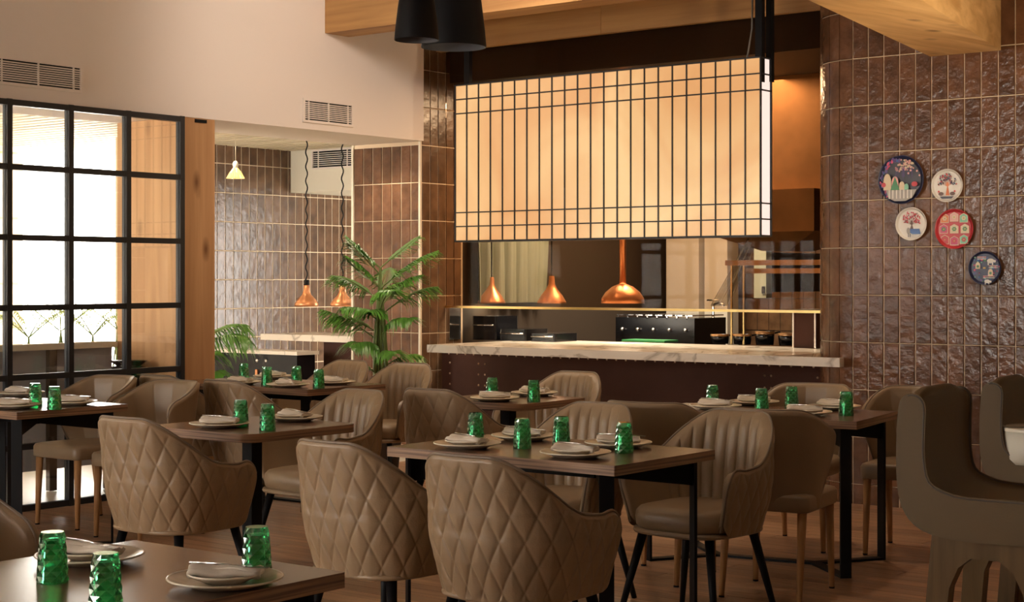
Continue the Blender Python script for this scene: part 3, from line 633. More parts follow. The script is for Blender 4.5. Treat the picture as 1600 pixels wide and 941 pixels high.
def make_tub():
    path = upath(.275, -.275, .20, 2.7); LM = path[1][-1]; T = .05; zb0 = .375
    NS, NO, NI = 380, 92, 26
    def top(s):
        a = abs(s); h = .655+.195*(1-ss(.17, .66, a))-.012*ss(.6, .8, a)+.012*ss(.8, .93, a)
        if a > .86: h -= .11*(1-math.sqrt(max(0, 1-((a-.86)/.14)**2)))
        return h
    def bot(s):
        a = abs(s); return zb0+(.05*(1-math.sqrt(max(0, 1-((a-.9)/.1)**2))) if a > .9 else 0)
    def thick(s):
        a = abs(s); return T*(.35+.65*math.sqrt(max(0, 1-((a-.94)/.06)**2)) if a > .94 else 1)
    def pt(s, z, off):
        x, y, nx, ny = pat(path, s*LM); k = .84+.16*ss(.34, .66, z); lean = -.05*max(0, z-.6)/.25 if y < 0 else 0
        bow = .012*math.sin(PI*min(1, max(0, (z-.375)/.3)))
        return (x*k+nx*(off+bow), y*k+ny*(off+bow)+lean*(1-ss(.2, .6, abs(s))), z)
    P, Q = .080, .165
    def quilt(s, z, ht):
        a = s*LM/P+z/Q; b = s*LM/P-z/Q; da = abs(a-round(a)); db = abs(b-round(b)); m_ = min(da, db)
        return .0052*(min(1, m_/.40))**.6-.0022-.0022*math.exp(-(m_/.07)**2)
    out = MB(); vs = []; n = NO+1
    for i in range(NS+1):
        s = -1+2*i/NS; zt, zb = top(s), bot(s); th = thick(s)
        for j in range(NO):
            v = j/(NO-1); z = zb+(zt-.012-zb)*v; e = min(1, (1-v)/.06, v/.05+.2); fade = min(1, (1-abs(s))/.03)
            vs.append(pt(s, z, th/2+quilt(s, z, zt)*e*fade))
        vs.append(pt(s, zt, th*.25))
    out.add(vs, [(i*n+j, (i+1)*n+j, (i+1)*n+j+1, i*n+j+1) for i in range(NS) for j in range(n-1)], 0, True)
    inn = MB(); vs = []; n = NI+1
    for i in range(NS+1):
        s = -1+2*i/NS; zt = top(s); th = thick(s); zb = bot(s)
        amp = .017*(1-ss(.50, .62, abs(s)))
        rib = amp*(abs(math.sin(PI*s*LM/.062+PI/2))**.45)-amp*.5
        for j in range(NI):
            v = j/(NI-1); z = max(.38, zb)+(zt-.014-max(.38, zb))*v; e = min(1, (1-v)/.10)
            vs.append(pt(s, z, -th/2-rib*e-.012*e*(1-ss(.6, .9, abs(s)))))
        vs.append(pt(s, zt, th*.25))
    inn.add(vs, [(i*n+j, i*n+j+1, (i+1)*n+j+1, (i+1)*n+j) for i in range(NS) for j in range(n-1)], 0, True)
    pip = MB(); pts = []
    for i in range(0, 121): s = -1+2*i/120; pts.append(pt(s, top(s)+.001, thick(s)*.27))
    pts = [pt(-1, .40, 0)]+pts+[pt(1, .40, 0)]; pip.tube(pts, .0055, 8)
    # arm tip closures
    for sgn in (-1, 1):
        m1 = []; N_ = 16
        for j in range(N_+1):
            v = j/N_; z = bot(1)+(top(1)-bot(1))*v
            m1 += [pt(sgn, z, -thick(1)/2), pt(sgn, z, thick(1)/2)]
        out.add(m1, [(2*j, 2*j+1, 2*j+3, 2*j+2) if sgn < 0 else (2*j+2, 2*j+3, 2*j+1, 2*j) for j in range(N_)], 0, True)
    def dshape(g): 
        o = []
        for k in range(48):
            a = 2*PI*k/48; c, s_ = math.cos(a), math.sin(a); ex = 3.2
            o.append(((.235+g)*math.copysign(abs(c)**(2/ex), c), -.0+(.245+g)*math.copysign(abs(s_)**(2/ex), s_)*1.0))
        return o
    seat = MB(); lv = [(-.05, .385), (-.012, .385), (.0, .40), (.004, .43), (0, .455), (-.015, .472), (-.06, .482), (-.14, .487), (-.2349, .488)]
    rings = []
    for g, z in lv: rings += [(x, y, z) for x, y in dshape(g)]
    seat.add(rings, [(i*48+k, i*48+(k+1) % 48, (i+1)*48+(k+1) % 48, (i+1)*48+k) for i in range(len(lv)-1) for k in range(48)], 0, True)
    base = MB(); lv = [(-.2349, .362), (-.02, .362), (.008, .368), (.012, .376), (.008, .386), (-.03, .39)]; rings = []
    for g, z in lv: rings += [(x, y, z) for x, y in dshape(g)]
    base.add(rings, [(i*48+k, i*48+(k+1) % 48, (i+1)*48+(k+1) % 48, (i+1)*48+k) for i in range(len(lv)-1) for k in range(48)], 0, True)
    legs = [MB().tube([(sx*.175, sy*.165, .365), (sx*.255, sy*.235, 0)], [.021, .012], 14) for sx in (-1, 1) for sy in (-1, 1)]
    return dict(shell=(out.mesh('shell', 'leather')), lining=(inn.mesh('lining', 'leather')), piping=pip.mesh('piping', 'piping'), seat=seat.mesh('seat', 'leather'),
                seat_base=base.mesh('seat_base', 'leather'), legs=[l.mesh('leg', 'black') for l in legs])
TUB = make_tub()
def tub(x, y, rz, label, group):
    t = thing('tub_chair', label, 'chair', (x, y, 0), rz, group)
    for k in ('shell', 'lining', 'piping', 'seat', 'seat_base'): link(k, TUB[k], t)
    for l in TUB['legs']: link('leg', l, t)
    t.scale = (.955, .955, 1)
    return t
def make_side():
    path = upath(.265, -.27, .12, 2.3); LM = path[1][-1]*.96; T = .045; NS, NO, NI = 130, 24, 30
    def top(s): a = abs(s); h = .845-.10*ss(.35, 1, a); return h-(.07*(1-math.sqrt(max(0, 1-((a-.86)/.14)**2))) if a > .86 else 0)
    def thick(s): a = abs(s); return T*(.3+.7*math.sqrt(max(0, 1-((a-.93)/.07)**2)) if a > .93 else 1)
    def pt(s, v, off):
        z = .40+(top(s)-.40)*v; ext = .66+.30*ss(0, 1, v); x, y, nx, ny = pat(path, s*LM*ext); k = .86+.14*v
        return (x*k+nx*off, y*k+ny*off-.03*v+.02, z)
    out = MB(); vs = []; n = NO+1
    for i in range(NS+1):
        s = -1+2*i/NS; th = thick(s)
        for j in range(NO): vs.append(pt(s, j/(NO-1)*.985, th/2))
        vs.append(pt(s, 1, 0))
    out.add(vs, [(i*n+j, (i+1)*n+j, (i+1)*n+j+1, i*n+j+1) for i in range(NS) for j in range(n-1)], 0, True)
    for sgn in (-1, 1):
        m1 = []
        for j in range(11): m1 += [pt(sgn, j/10, -thick(1)/2), pt(sgn, j/10, thick(1)/2)]
        out.add(m1, [(2*j, 2*j+1, 2*j+3, 2*j+2) for j in range(10)], 0, True)
    m1 = []
    for i in range(0, NS+1, 2): s = -1+2*i/NS; m1 += [pt(s, 0, -thick(s)/2), pt(s, 0, thick(s)/2)]
    out.add(m1, [(2*j, 2*j+1, 2*j+3, 2*j+2) for j in range(NS//2)], 0, True)
    inn = MB(); vs = []; n = NI+1
    for i in range(NS+1):
        s = -1+2*i/NS; th = thick(s); a = abs(math.sin(PI*(s*3.5+.5))); amp = .009*(1-ss(.9, 1, abs(s)))
        for j in range(NI): v = j/(NI-1)*.985; e = min(1, (1-v)/.12+.1); vs.append(pt(s, v, -th/2-(amp*a**.35-.3*amp)*e))
        vs.append(pt(s, 1, 0))
    inn.add(vs, [(i*n+j, i*n+j+1, (i+1)*n+j+1, (i+1)*n+j) for i in range(NS) for j in range(n-1)], 0, True)
    pip = MB().tube([pt(-1, 0.02, 0)]+[pt(-1+2*i/80, 1, thick(-1+2*i/80)*.05) for i in range(81)]+[pt(1, .02, 0)], .005, 8)
    seat = MB(); rings = []; lv = [(-.2, .395), (-.006, .395), (0, .402), (0, .455), (-.008, .468), (-.03, .474), (-.12, .478), (-.2, .479)]
    for g, z in lv: rings += [(x, y, z) for x, y in rrect(-.235-g, .235+g, -.235-g, .255+g, max(.004, .045+g*.2), 5)]
    m_ = len(rings)//len(lv); seat.add(rings, [(i*m_+k, i*m_+(k+1) % m_, (i+1)*m_+(k+1) % m_, (i+1)*m_+k) for i in range(len(lv)-1) for k in range(m_)], 0, True)
    seat.add(rings[-m_:], [tuple(range(m_))]); seat.add(rings[:m_], [tuple(range(m_-1, -1, -1))])
    legs = [MB().tube([(sx*.195, .215 if sy > 0 else -.195, .40), (sx*(.205 if sy > 0 else .2), .225 if sy > 0 else -.255, 0)], [.024, .014], 12) for sx in (-1, 1) for sy in (-1, 1)]
    tips = [MB().tube([(sx*(.205 if sy > 0 else .2), .225 if sy > 0 else -.255, 0), (sx*(.205 if sy > 0 else .2), .225 if sy > 0 else -.254, .008)], [.0145, .0145], 12) for sx in (-1, 1) for sy in (-1, 1)]
    return dict(shell=out.mesh('shell', 'leather'), lining=inn.mesh('lining', 'leather'), piping=pip.mesh('piping', 'piping'), seat=seat.mesh('seat', 'leather'), legs=[l.mesh('leg', 'legwood') for l in legs], tips=[l.mesh('leg_tip', 'black') for l in tips])
SIDE = make_side()
def side(x, y, rz, label, group):
    t = thing('dining_chair', label, 'chair', (x, y, 0), rz, group)
    for k in ('shell', 'lining', 'piping', 'seat'): link(k, SIDE[k], t)
    for l, tp in zip(SIDE['legs'], SIDE['tips']): q = link('leg', l, t); link('leg_tip', tp, q)
    t.scale = (.90, .93, 1)
    return t
gq = 'quilted tub chairs'; gw = 'wooden-legged side chairs'
tub(-3.34, 4.36, 0, 'quilted taupe tub chair in the front centre, its back to us, nearest of all', gq)
tub(-4.0, 4.42, math.radians(-2), 'quilted taupe tub chair left of the nearest one, at the large centre table', gq)
tub(-5.38, 4.62, math.radians(2), 'quilted taupe tub chair with its back to us at the small table left of centre', gq)
tub(-3.57, 5.87, PI+math.radians(-4), 'ribbed tub chair facing us at the right end of the large centre table', gq)
tub(-4.26, 5.84, PI, 'ribbed tub chair on the far side of the large centre table, beside the tumblers', gq)
tub(-5.74, 5.82, PI+math.radians(-3), 'ribbed tub chair on the far side of the small table left of centre', gq)
tub(-5.52, 6.70, math.radians(2), 'quilted tub chair with its back to us at the small table below the counter', gq)
tub(-5.80, 7.82, PI, 'ribbed tub chair against the studded counter front', gq)
tub(-6.90, 6.54, 0, 'quilted tub chair at the near side of the back table beside the palm', gq)
tub(-7.58, 6.64, 0, 'quilted tub chair half hidden behind the side chairs, by the steel window', gq)
tub(-7.24, 7.95, PI+math.radians(5), 'pale-lit ribbed tub chair in front of the tiled pillar, right of the palm', gq)
tub(-7.84, 7.97, PI, 'ribbed tub chair in front of the palm at the back table', gq)
side(-7.77, 5.98, PI, 'wooden-legged side chair at the left table, the farther left one', gw)
side(-7.12, 5.89, PI, 'wooden-legged side chair at the left table, at its right corner', gw)
rt = math.radians(9)
side(-3.58, 6.58, rt, 'wooden-legged side chair with plain back to us at the right table, nearer to the stools', gw)
side(-4.22, 6.60, rt, 'wooden-legged side chair at the right table, partly behind the ribbed tub chair', gw)
side(-4.12, 7.84, PI+rt, 'wooden-legged side chair facing us across the right table, below the counter end', gw)
side(-3.56, 7.98, PI+rt, 'wooden-legged side chair facing us at the tiled wall, behind the bar stool', gw)
side(-3.84, 2.50, -PI/2, 'taupe side chair cut by the left edge beside the front table', gw)

# tables
def frame4(t, hx, hy, H):
    """Y-shaped steel frames at both ends"""
    ix, iy = hx-.07, hy-.05; zt = H-.04
    mb = MB(); 
    for s in (-1, 1):
        for q in (-1, 1): MB().bar((s*ix, q*iy, 0), (s*ix, q*iy, zt), .055, .012, up=(s*.62, q*.79, 0)).build('leg', 'black', t)
    m1 = MB().bar((-ix+.25, 0, .006), (ix-.25, 0, .006), .05, .012); m2 = MB().box(-ix+.25, ix-.25, -.02, .02, zt-.06, zt)
    for s in (-1, 1):
        for q in (-1, 1):
            m1.bar((s*(ix-.25), 0, .006), (s*ix, q*iy, .006), .05, .012)
            A = Vector((s*(ix-.25), 0, zt)); B = Vector((s*ix, q*iy, zt)); n_ = (B-A).cross(Vector((0, 0, 1))).normalized()*.006; dn = Vector((0, 0, -.055)); dn2 = Vector((0, 0, -.10))
            vs = [A-n_, B-n_, B-n_+dn2, A-n_+dn, A+n_, B+n_, B+n_+dn2, A+n_+dn]
            m2.add(vs, [(0, 1, 2, 3), (7, 6, 5, 4), (0, 4, 5, 1), (1, 5, 6, 2), (2, 6, 7, 3), (3, 7, 4, 0)])
    m1.build('floor_brace', 'black', t); m2.build('top_brace', 'black', t)
def table(label, cx, cy, lx, ly, rz=0, H=.75, r=.004, ped=False):
    t = thing('dining_table', label, 'table', (cx, cy, 0), rz, 'walnut dining tables'); hx, hy = lx/2, ly/2
    MB().prism(rrect(-hx, hx, -hy, hy, r, 5), H-.038, H, 0, 1, r > .02).build('tabletop', ['walnut', 'edge'], t)
    if ped:
        MB().box(-.032, .032, -.032, .032, .01, H-.05).build('pedestal', 'black', t); MB().box(-.24, .24, -.24, .24, 0, .012).build('base_plate', 'black', t)
        MB().box(-.2, .2, -.03, .03, H-.055, H-.038).box(-.03, .03, -.2, .2, H-.055, H-.038).build('top_brace', 'black', t)
    else: frame4(t, hx, hy, H)
    return t
ZF = .71
table('large walnut table in the centre with four green tumblers', -3.84, 5.19, 1.10, .70)
table('small walnut table with rounded corners left of centre', -5.54, 5.19, .70, .70, 0, .75, .07, True)
table('small walnut table with rounded corners below the studded counter', -5.63, 7.22, .66, .64, 0, .75, .06, True)
c5 = G(1339, 659); ux = Vector((-math.cos(rt), -math.sin(rt), 0)); uy = Vector((-math.sin(rt), math.cos(rt), 0)); c5c = c5+ux*.58+uy*.35
table('walnut table on black legs in front of the tiled wall at the right', c5c.x, c5c.y, 1.16, .70, rt)
table('walnut table at the back between the palm and the oak post', -7.66, 7.37, 1.30, .70)
table('walnut table at the left edge, its pale sheen facing the steel window', -7.55, 5.29, 1.14, .70)
fa_, fb_ = G(205, 845, ZF), G(545, 893, ZF)
FX0, FX1, FY1 = fa_.x, fb_.x, (fa_.y+fb_.y)/2
table('walnut table cut by the bottom left corner of the view', (FX0+FX1)/2, FY1-.55, FX1-FX0, 1.10, 0, ZF)

# table ware
def make_tumbler():
    n = 16; H = .118; rows = 8; R = lambda z: .0365-.008*(z/H)**1.3
    vs = []; 
    for i in range(rows+1):
        z = .004+(H-.016)*i/rows; 
        for k in range(n): r = R(z)*(1.03 if (i+k) % 2 else .93); a = 2*PI*k/n; vs.append((r*math.cos(a), r*math.sin(a), z))
    fs = []
    for i in range(rows):
        for k in range(n):
            a, b, c, d = i*n+k, i*n+(k+1) % n, (i+1)*n+k, (i+1)*n+(k+1) % n
            fs += [(a, b, c), (b, d, c)] if (i+k) % 2 == 0 else [(a, d, c), (a, b, d)]
    k0 = len(vs); rt_ = R(H)*.93
    for k in range(n): a = 2*PI*k/n; vs.append((rt_*math.cos(a), rt_*math.sin(a), H))
    for k in range(n): fs.append((rows*n+k, rows*n+(k+1) % n, k0+(k+1) % n, k0+k))
    fs.append(tuple(k0+k for k in range(n)))
    m = MB().add(vs, fs)
    ins = []; iv = [(.034, .0), (.032, .01), (.028, H*.5), (.025, H*.84), (.012, H*.87), (.001, H*.87)]
    m.lathe(iv[::-1], 24, smooth=True)
    m.lathe([(.034, 0), (.0365, 0), (.036, .004)], 24)
    return m.mesh('tumbler', 'green')
TM = make_tumbler()
def make_plate(R, name):
    m = MB().lathe([(.001, .002), (R*.5, .002), (R*.55, 0), (R*.6, .003), (R*.97, .017), (R, .020), (R*.985, .0225), (R*.95, .021), (R*.68, .009), (R*.62, .007), (.001, .007)], 40); return m.mesh(name, 'plate')
def rim_mesh(R): return MB().lathe([(R*.99, .0185), (R*1.004, .0205), (R*.99, .0232), (R*.965, .0222)], 40).mesh('glazed_rim', 'rim')
DP, SP = make_plate(.135, 'dinner_plate'), make_plate(.088, 'side_plate'); DR, SR = rim_mesh(.135), rim_mesh(.088)
def make_napkin(seed):
    rnd = random.Random(seed); mb = MB(); 
    for layer in range(3):
        n, m_ = 22, 14; vs = []; ph = rnd.uniform(0, 6); yo = (layer-1)*.022; zo = .004+.006*(layer == 1)
        for i in range(n+1):
            u = i/n; x = -.085+.17*u+rnd.uniform(-.001, .001); wv = .018+.006*math.sin(u*5+ph)+(.010*u if layer == 1 else 0)
            for j in range(m_):
                a = 2*PI*j/m_; c, s_ = math.cos(a), math.sin(a); e = 1 if 0 < i < n else .7
                vs.append((x, yo+c*wv*e+.006*math.sin(u*4+layer), max(.0, zo+.008+s_*(.010+.003*math.sin(3*a+u*7+ph))*e)+.002*math.sin(u*11+layer)))
        mb.add(vs, [(i*m_+k, (i+1)*m_+k, (i+1)*m_+(k+1) % m_, i*m_+(k+1) % m_) for i in range(n) for k in range(m_)], 0, True)
        mb.add(vs, [tuple(range(m_)), tuple(n*m_+k for k in range(m_-1, -1, -1))])
    return mb.mesh('napkin', 'napkin')
NAP = [make_napkin(s) for s in (1, 2, 3)]
def make_fork():
    mb = MB().tube([(-.09, 0, .003), (0, 0, .006), (.05, 0, .004)], [.003, .0025, .002], 6)
    mb.box(.05, .07, -.010, .010, .003, .005)
    for k in range(4): y = -.0085+k*.0057; mb.box(.07, .105, y-.0012, y+.0012, .003, .0045)
    return mb.mesh('fork', 'chrome')
FK = make_fork()
def setting(where, z, glasses, plates, gl, pl):
    for (px, py), lab in zip(glasses, gl):
        p = G(px, py+2, z+.118); q = link('tumbler', TM, None, (p.x, p.y, z), (0, 0, random.uniform(0, 3)))
        tag(q, f'upturned green cut-glass tumbler on {where}, {lab}', 'glass', 'green tumblers')
    for i, ((px, py), lab) in enumerate(zip(plates, pl)):
        p = G(px, py, z+.02); a = random.uniform(-.4, .4)+.35
        d = thing('dinner_plate', f'stoneware dinner plate on {where}, {lab}', 'plate', (p.x, p.y, z), 0, 'dinner plates'); link('plate_body', DP, d); link('rim', DR, d)
        s = thing('side_plate', f'small upper plate on {where}, {lab}', 'plate', (p.x, p.y, z+.0095), 0, 'side plates'); link('plate_body', SP, s); link('rim', SR, s)
        q = link('napkin', NAP[i % 3], None, (p.x, p.y, z+.0195), (0, 0, a)); tag(q, f'folded linen napkin on {where}, {lab}', 'napkin', 'linen napkins')
        k = link('fork', FK, None, (p.x+.01, p.y-.008, z+.047), (0, .03, a-.25)); tag(k, f'steel fork on {where}, {lab}', 'fork', 'steel forks')
setting('the front left table', ZF, [(82, 829), (165, 862), (401, 821)], [(140, 866), (352, 902)], ['at the left by the far plate', 'at the bottom edge, nearest to us', 'behind the near plate'], ['far left', 'nearest to us'])
setting('the table at the left edge', .75, [(55, 597), (85, 602)], [(22, 632), (112, 627), (32, 613)], ['the left one', 'the right one'], ['nearest the left edge', 'right of the tumblers', 'farthest back'])
setting('the small table left of centre', .75, [(376, 623), (418, 629)], [(343, 661), (460, 651)], ['the left one', 'the right one'], ['left of the tumblers', 'right of the tumblers'])
setting('the back table by the palm', .75, [(381, 566), (417, 571), (463, 570), (498, 575)], [(376, 596), (450, 600), (523, 596), (427, 587)], ['first from the left', 'second from the left', 'third from the left', 'rightmost'], ['leftmost', 'near the front edge', 'rightmost', 'farthest back'])
setting('the small table below the counter', .75, [(769, 588), (834, 592)], [(773, 621), (835, 613)], ['the left one', 'the right one'], ['left and nearer', 'right and farther'])
setting('the large centre table', .75, [(743, 643), (816, 652), (877, 649), (975, 658)], [(730, 692), (818, 680), (899, 706), (966, 691)], ['leftmost', 'second from the left', 'third from the left', 'rightmost at the corner'], ['at the left end', 'behind the second tumbler', 'at the front edge', 'behind the rightmost tumbler'])
setting('the right table', .75, [(1113, 600), (1190, 605), (1237, 602), (1322, 610)], [(1118, 633), (1178, 627), (1257, 643), (1304, 634)], ['leftmost', 'second from the left', 'third from the left', 'rightmost'], ['leftmost', 'behind the second tumbler', 'in front of the third tumbler', 'behind the rightmost tumbler'])

# bar stools
def make_stool():
    # side profile (x forward, z up), outer then inner; rounded L
    def prof(ins=0):
        o = []
        raw = [(-.222, .335), (-.228, .26), (-.230, .16), (-.226, .07), (-.208, .01), (-.165, -.03), (-.08, -.048), (.05, -.05), (.18, -.045), (.235, -.028),
               (.248, .01), (.225, .036), (.10, .042), (-.03, .042), (-.10, .052), (-.160, .085), (-.178, .16), (-.178, .26), (-.176, .33), (-.184, .35), (-.198, .356), (-.212, .352)]
        m_ = len(raw)
        for k in range(m_):                       # Catmull-Rom smoothing of the profile
            p0, p1, p2, p3 = raw[k-1], raw[k], raw[(k+1) % m_], raw[(k+2) % m_]
            for t in (0, .33, .66): o.append(tuple(.5*(2*p1[q]+(p2[q]-p0[q])*t+(2*p0[q]-5*p1[q]+4*p2[q]-p3[q])*t*t+(3*p1[q]-3*p2[q]+p3[q]-p0[q])*t**3) for q in (0, 1)))
        return o
    P = prof(); n = len(P); cx = sum(p[0] for p in P)/n; cz = sum(p[1] for p in P)/n
    mb = MB(); vs = []; sl = [(-.205, .86), (-.203, .91), (-.197, .955), (-.186, .985), (-.17, 1), (-.14, 1), (-.1, 1.0), (-.05, 1), (0, 1.0), (.05, 1), (.1, 1), (.14, 1), (.17, 1), (.186, .985), (.197, .955), (.203, .91), (.205, .86)]
    import itertools
    def inset(k):
        out = []
        for i in range(n):
            a = Vector(P[i-1]); b = Vector(P[(i+1) % n]); t = (b-a).normalized(); nn = Vector((-t.y, t.x)); out.append((P[i][0]-nn.x*(-k), P[i][1]-nn.y*(-k)))
        return out
    for y, k in sl:
        q = inset((1-k)*-.12); 
        for x, z in q:
            zz = z
            if z > .15: zz = z-.9*max(0, abs(y)-.10)**1.5*min(1, (z-.15)/.18)
            vs.append((x, y, zz))
    m_ = len(sl)
    mb.add(vs, [(i*n+k, (i+1)*n+k, (i+1)*n+(k+1) % n, i*n+(k+1) % n) for i in range(m_-1) for k in range(n)], 0, True)
    mb.add(vs[:n], [tuple(range(n))]); mb.add(vs[-n:], [tuple(range(n-1, -1, -1))])
    seams = []
    for q_ in (1, m_-2):
        ring = vs[q_*n:(q_+1)*n]; a0, a1 = 33, 63
        seams.append(MB().tube([(x, y*1.006, z) for x, y, z in ring[a0:a1]], .0028, 6))
    M['_seam'] = seams
    return mb
SM = make_stool().mesh('seat_shell', 'leatherd')
SEAM = [q_.mesh('seam_piping', 'brownm') for q_ in M['_seam']]
def stool_legs():
    fr = []
    for sy in (-1, 1):
        pts = [(-.20, 0), (-.135, 0), (-.115, .34), (-.10, .47), (-.075, .52), (-.04, .545), (.04, .545), (.08, .52), (.108, .47), (.12, .34), (.15, 0), (.21, 0), (.17, .40), (.16, .62), (-.15, .62), (-.17, .40)]
        m = MB(); n = len(pts); y0, y1 = sy*.15-.025, sy*.15+.025
        vs = [(x, y0+(sy*.03*(1-z/.6)), z) for x, z in pts]+[(x, y1+(sy*.03*(1-z/.6)), z) for x, z in pts]
        m.add(vs, [tuple(range(n)), tuple(range(2*n-1, n-1, -1))]+[(i, n+i, n+(i+1) % n, (i+1) % n) for i in range(n)]); fr.append(m.mesh('leg_frame', 'stoolwood'))
    return fr
SL = stool_legs()
ST = MB().box(-.15, -.10, -.15, .15, .20, .26).mesh('footrest', 'stoolwood'); ST2 = MB().box(.12, .165, -.15, .15, .22, .27).mesh('footrest', 'stoolwood'); STB = MB().box(-.14, .14, -.14, .14, .60, .64).mesh('seat_support', 'stoolwood')
def stool(x, y, rz, zs, label):
    t = thing('bar_stool', label, 'stool', (x, y, 0), rz, 'leather bar stools'); link('seat_shell', SM, t, (0, 0, zs))
    for q_ in SEAM: link('seam_piping', q_, t, (0, 0, zs))
    k = (zs-.03)/.62
    for m in SL+[ST, ST2, STB]: o = link(m.name.split('.')[0], m, t); o.scale = (1, 1, k)
stool(-1.76, 4.58, math.radians(4), .752, 'olive-brown leather bar stool at the right front, nearest to us')
stool(-2.09, 6.02, math.radians(4), .70, 'olive-brown leather bar stool cut by the right edge, farther back')
q = G(1602, 738, .735); 
t = thing('round_tub', 'cream round tub resting on the farther bar stool', 'tub', (-2.15, 5.90, .743))
MB().lathe([(.001, 0), (.10, 0), (.112, .02), (.118, .13), (.112, .132), (.106, .02), (.001, .015)], 32).build('tub_body', 'paper', t); MB().lathe([(.119, .12), (.122, .13), (.112, .137), (.108, .125)], 32).build('tub_rim', 'rim', t)

# black stand with bowls behind the window
q = PX(210, 580, -8.85)
q.y -= .03; t = thing('side_stand', 'slim black stand at the foot of the oak post behind the window', 'stand', (q.x, q.y-.02, 0)); MB().box(-.12, .12, -.12, .12, 0, .74).build('body', 'black', t); MB().box(-.13, .13, -.13, .13, .74, .77).build('top', 'gloss_black', t)
t = thing('stacked_bowls', 'stack of glossy black bowls on the stand behind the window', 'bowls', (q.x, q.y-.02, .77)); MB().lathe([(.001, 0), (.05, 0), (.11, .04), (.12, .05), (.11, .055), (.08, .06), (.12, .09), (.125, .095), (.001, .1)], 24).build('bowl', 'gloss_black', t)

# palms
def palm(name, label, loc, hgt, fronds, seed, spread=1.0, m='leaf', pot=True, hs=(0, .5), lw=1.0):
    rnd = random.Random(seed); t = thing(name, label, 'plant', loc)
    if pot:
        MB().lathe([(.001, 0), (.13, 0), (.17, .35), (.16, .36), (.15, .30), (.001, .30)], 24).build('pot', 'pot', t)
    for (az, z0, ln, droop, tw) in fronds:
        if m == 'leaf': ln *= .88
        mb = MB(); st_ = MB(); dx, dy = math.cos(az), math.sin(az); pts = []
        n = 16
        for i in range(n+1):
            u = i/n; r = ln*spread*(u-.12*u*u); z = z0+ln*(.75*u-droop*u*u); pts.append(Vector((dx*r*.9, dy*r*.9, z)))
        base = Vector((dx*.02, dy*.02, .28 if pot else 0))
        st_.tube([base, Vector((dx*.05, dy*.05, z0*.6)), pts[0]]+pts[1:], [.011, .009, .007]+[.005*(1-k/n)+.0015 for k in range(1, n+1)], 6)
        s_ = st_.build('stem', 'stem', t)
        for i in range(3, n+1):
            u = i/n; p = pts[i]; tan = (pts[min(n, i+1)]-pts[i-1]).normalized(); sd = tan.cross(Vector((0, 0, 1))).normalized()
            L_ = ln*.56*math.sin(PI*min(1, .18+u*.80))*rnd.uniform(.85, 1.1)
            for s in (-1, 1):
                for h in hs:
                    pp = p-(tan*ln/n*h); d_ = (sd*s*.8+tan*.85+Vector((0, 0, .12))).normalized(); wv = Vector((0, 0, 1)).cross(d_).normalized()*.0068*lw*(1+.3*rnd.random()); up = Vector((0, 0, .004))
                    a = pp; b = pp+d_*L_*.45-Vector((0, 0, L_*.06)); c = pp+d_*L_*.85-Vector((0, 0, L_*rnd.uniform(.25, .5)*(.6+tw)))
                    e = pp+d_*L_-Vector((0, 0, L_*rnd.uniform(.5, .75)*(.5+tw)))
                    mb.add([a, b+wv, b+up, b-wv, c+wv*.7, c-wv*.7, e], [(0, 2, 1), (0, 3, 2), (1, 2, 4), (2, 3, 5), (2, 5, 4), (4, 5, 6)], 0, True)
        mb.build('frond', m, t)
    return t
rv = CX; 
def az(right, toward):      # azimuth from view-right and view-toward-camera components
    x = CX*right+CY*toward; y = CY*right-CX*toward; return math.atan2(y, x)
palm('potted_palm', 'tall green areca palm in front of the tiled pillar', (-8.10, 8.86, 0), 1.7, [
    (az(-1, .2), .95, .62, .30, .5), (az(-1, -.3), 1.25, .55, .35, .5), (az(-.7, .6), 1.35, .45, .15, .3), (az(-.3, .3), 1.45, .45, .10, .2), (az(1, .2), 1.35, .62, .25, .2),
    (az(1, -.2), 1.15, .60, .35, .4), (az(.7, .6), 1.0, .5, .45, .5), (az(-.6, .9), .85, .5, .55, .6), (az(.4, -.8), 1.2, .5, .3, .4), (az(.8, .1), .75, .45, .5, .5), (az(-.9, .5), .70, .5, .5, .6),
    (az(-.2, 1), 1.1, .4, .5, .6), (az(.1, -.6), 1.3, .42, .2, .3), (az(.5, .9), .8, .4, .5, .6), (az(-.9, -.2), 1.0, .55, .5, .5), (az(.9, .4), 1.25, .5, .3, .3), (az(-.5, .2), 1.5, .38, .05, .2), (az(.6, -.3), 1.5, .45, .15, .2), (az(-.8, .5), 1.1, .45, .5, .5), (az(.3, .8), 1.2, .45, .4, .5)], 3, lw=.9)
palm('potted_palm', 'green palm half hidden by the oak post', (-9.55, 8.35, 0), 1.3, [
    (az(1, .2), .85, .62, .55, .8), (az(.8, -.4), .9, .60, .45, .8), (az(.5, .7), .75, .5, .5, .8), (az(-.6, .3), .9, .6, .4, .5), (az(.9, .6), .62, .45, .55, .7), (az(0, 1), .9, .4, .4, .6)], 5)
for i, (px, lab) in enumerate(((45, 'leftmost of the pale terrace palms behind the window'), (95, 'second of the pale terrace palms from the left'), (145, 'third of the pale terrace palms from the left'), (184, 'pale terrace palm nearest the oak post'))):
    q = PX(px, 520, -11.0-1.1*(i % 2)); palm('terrace_palm', lab, (q.x, q.y, .0), 1, [(az(math.cos(a), math.sin(a)), .95, .40, rr_, .3) for a, rr_ in ((.3+i, .2), (1.9+i, .05), (3.4+i, .25), (4.9+i, .1))], 20+i, 1, 'leafo', True, (0,), .8)

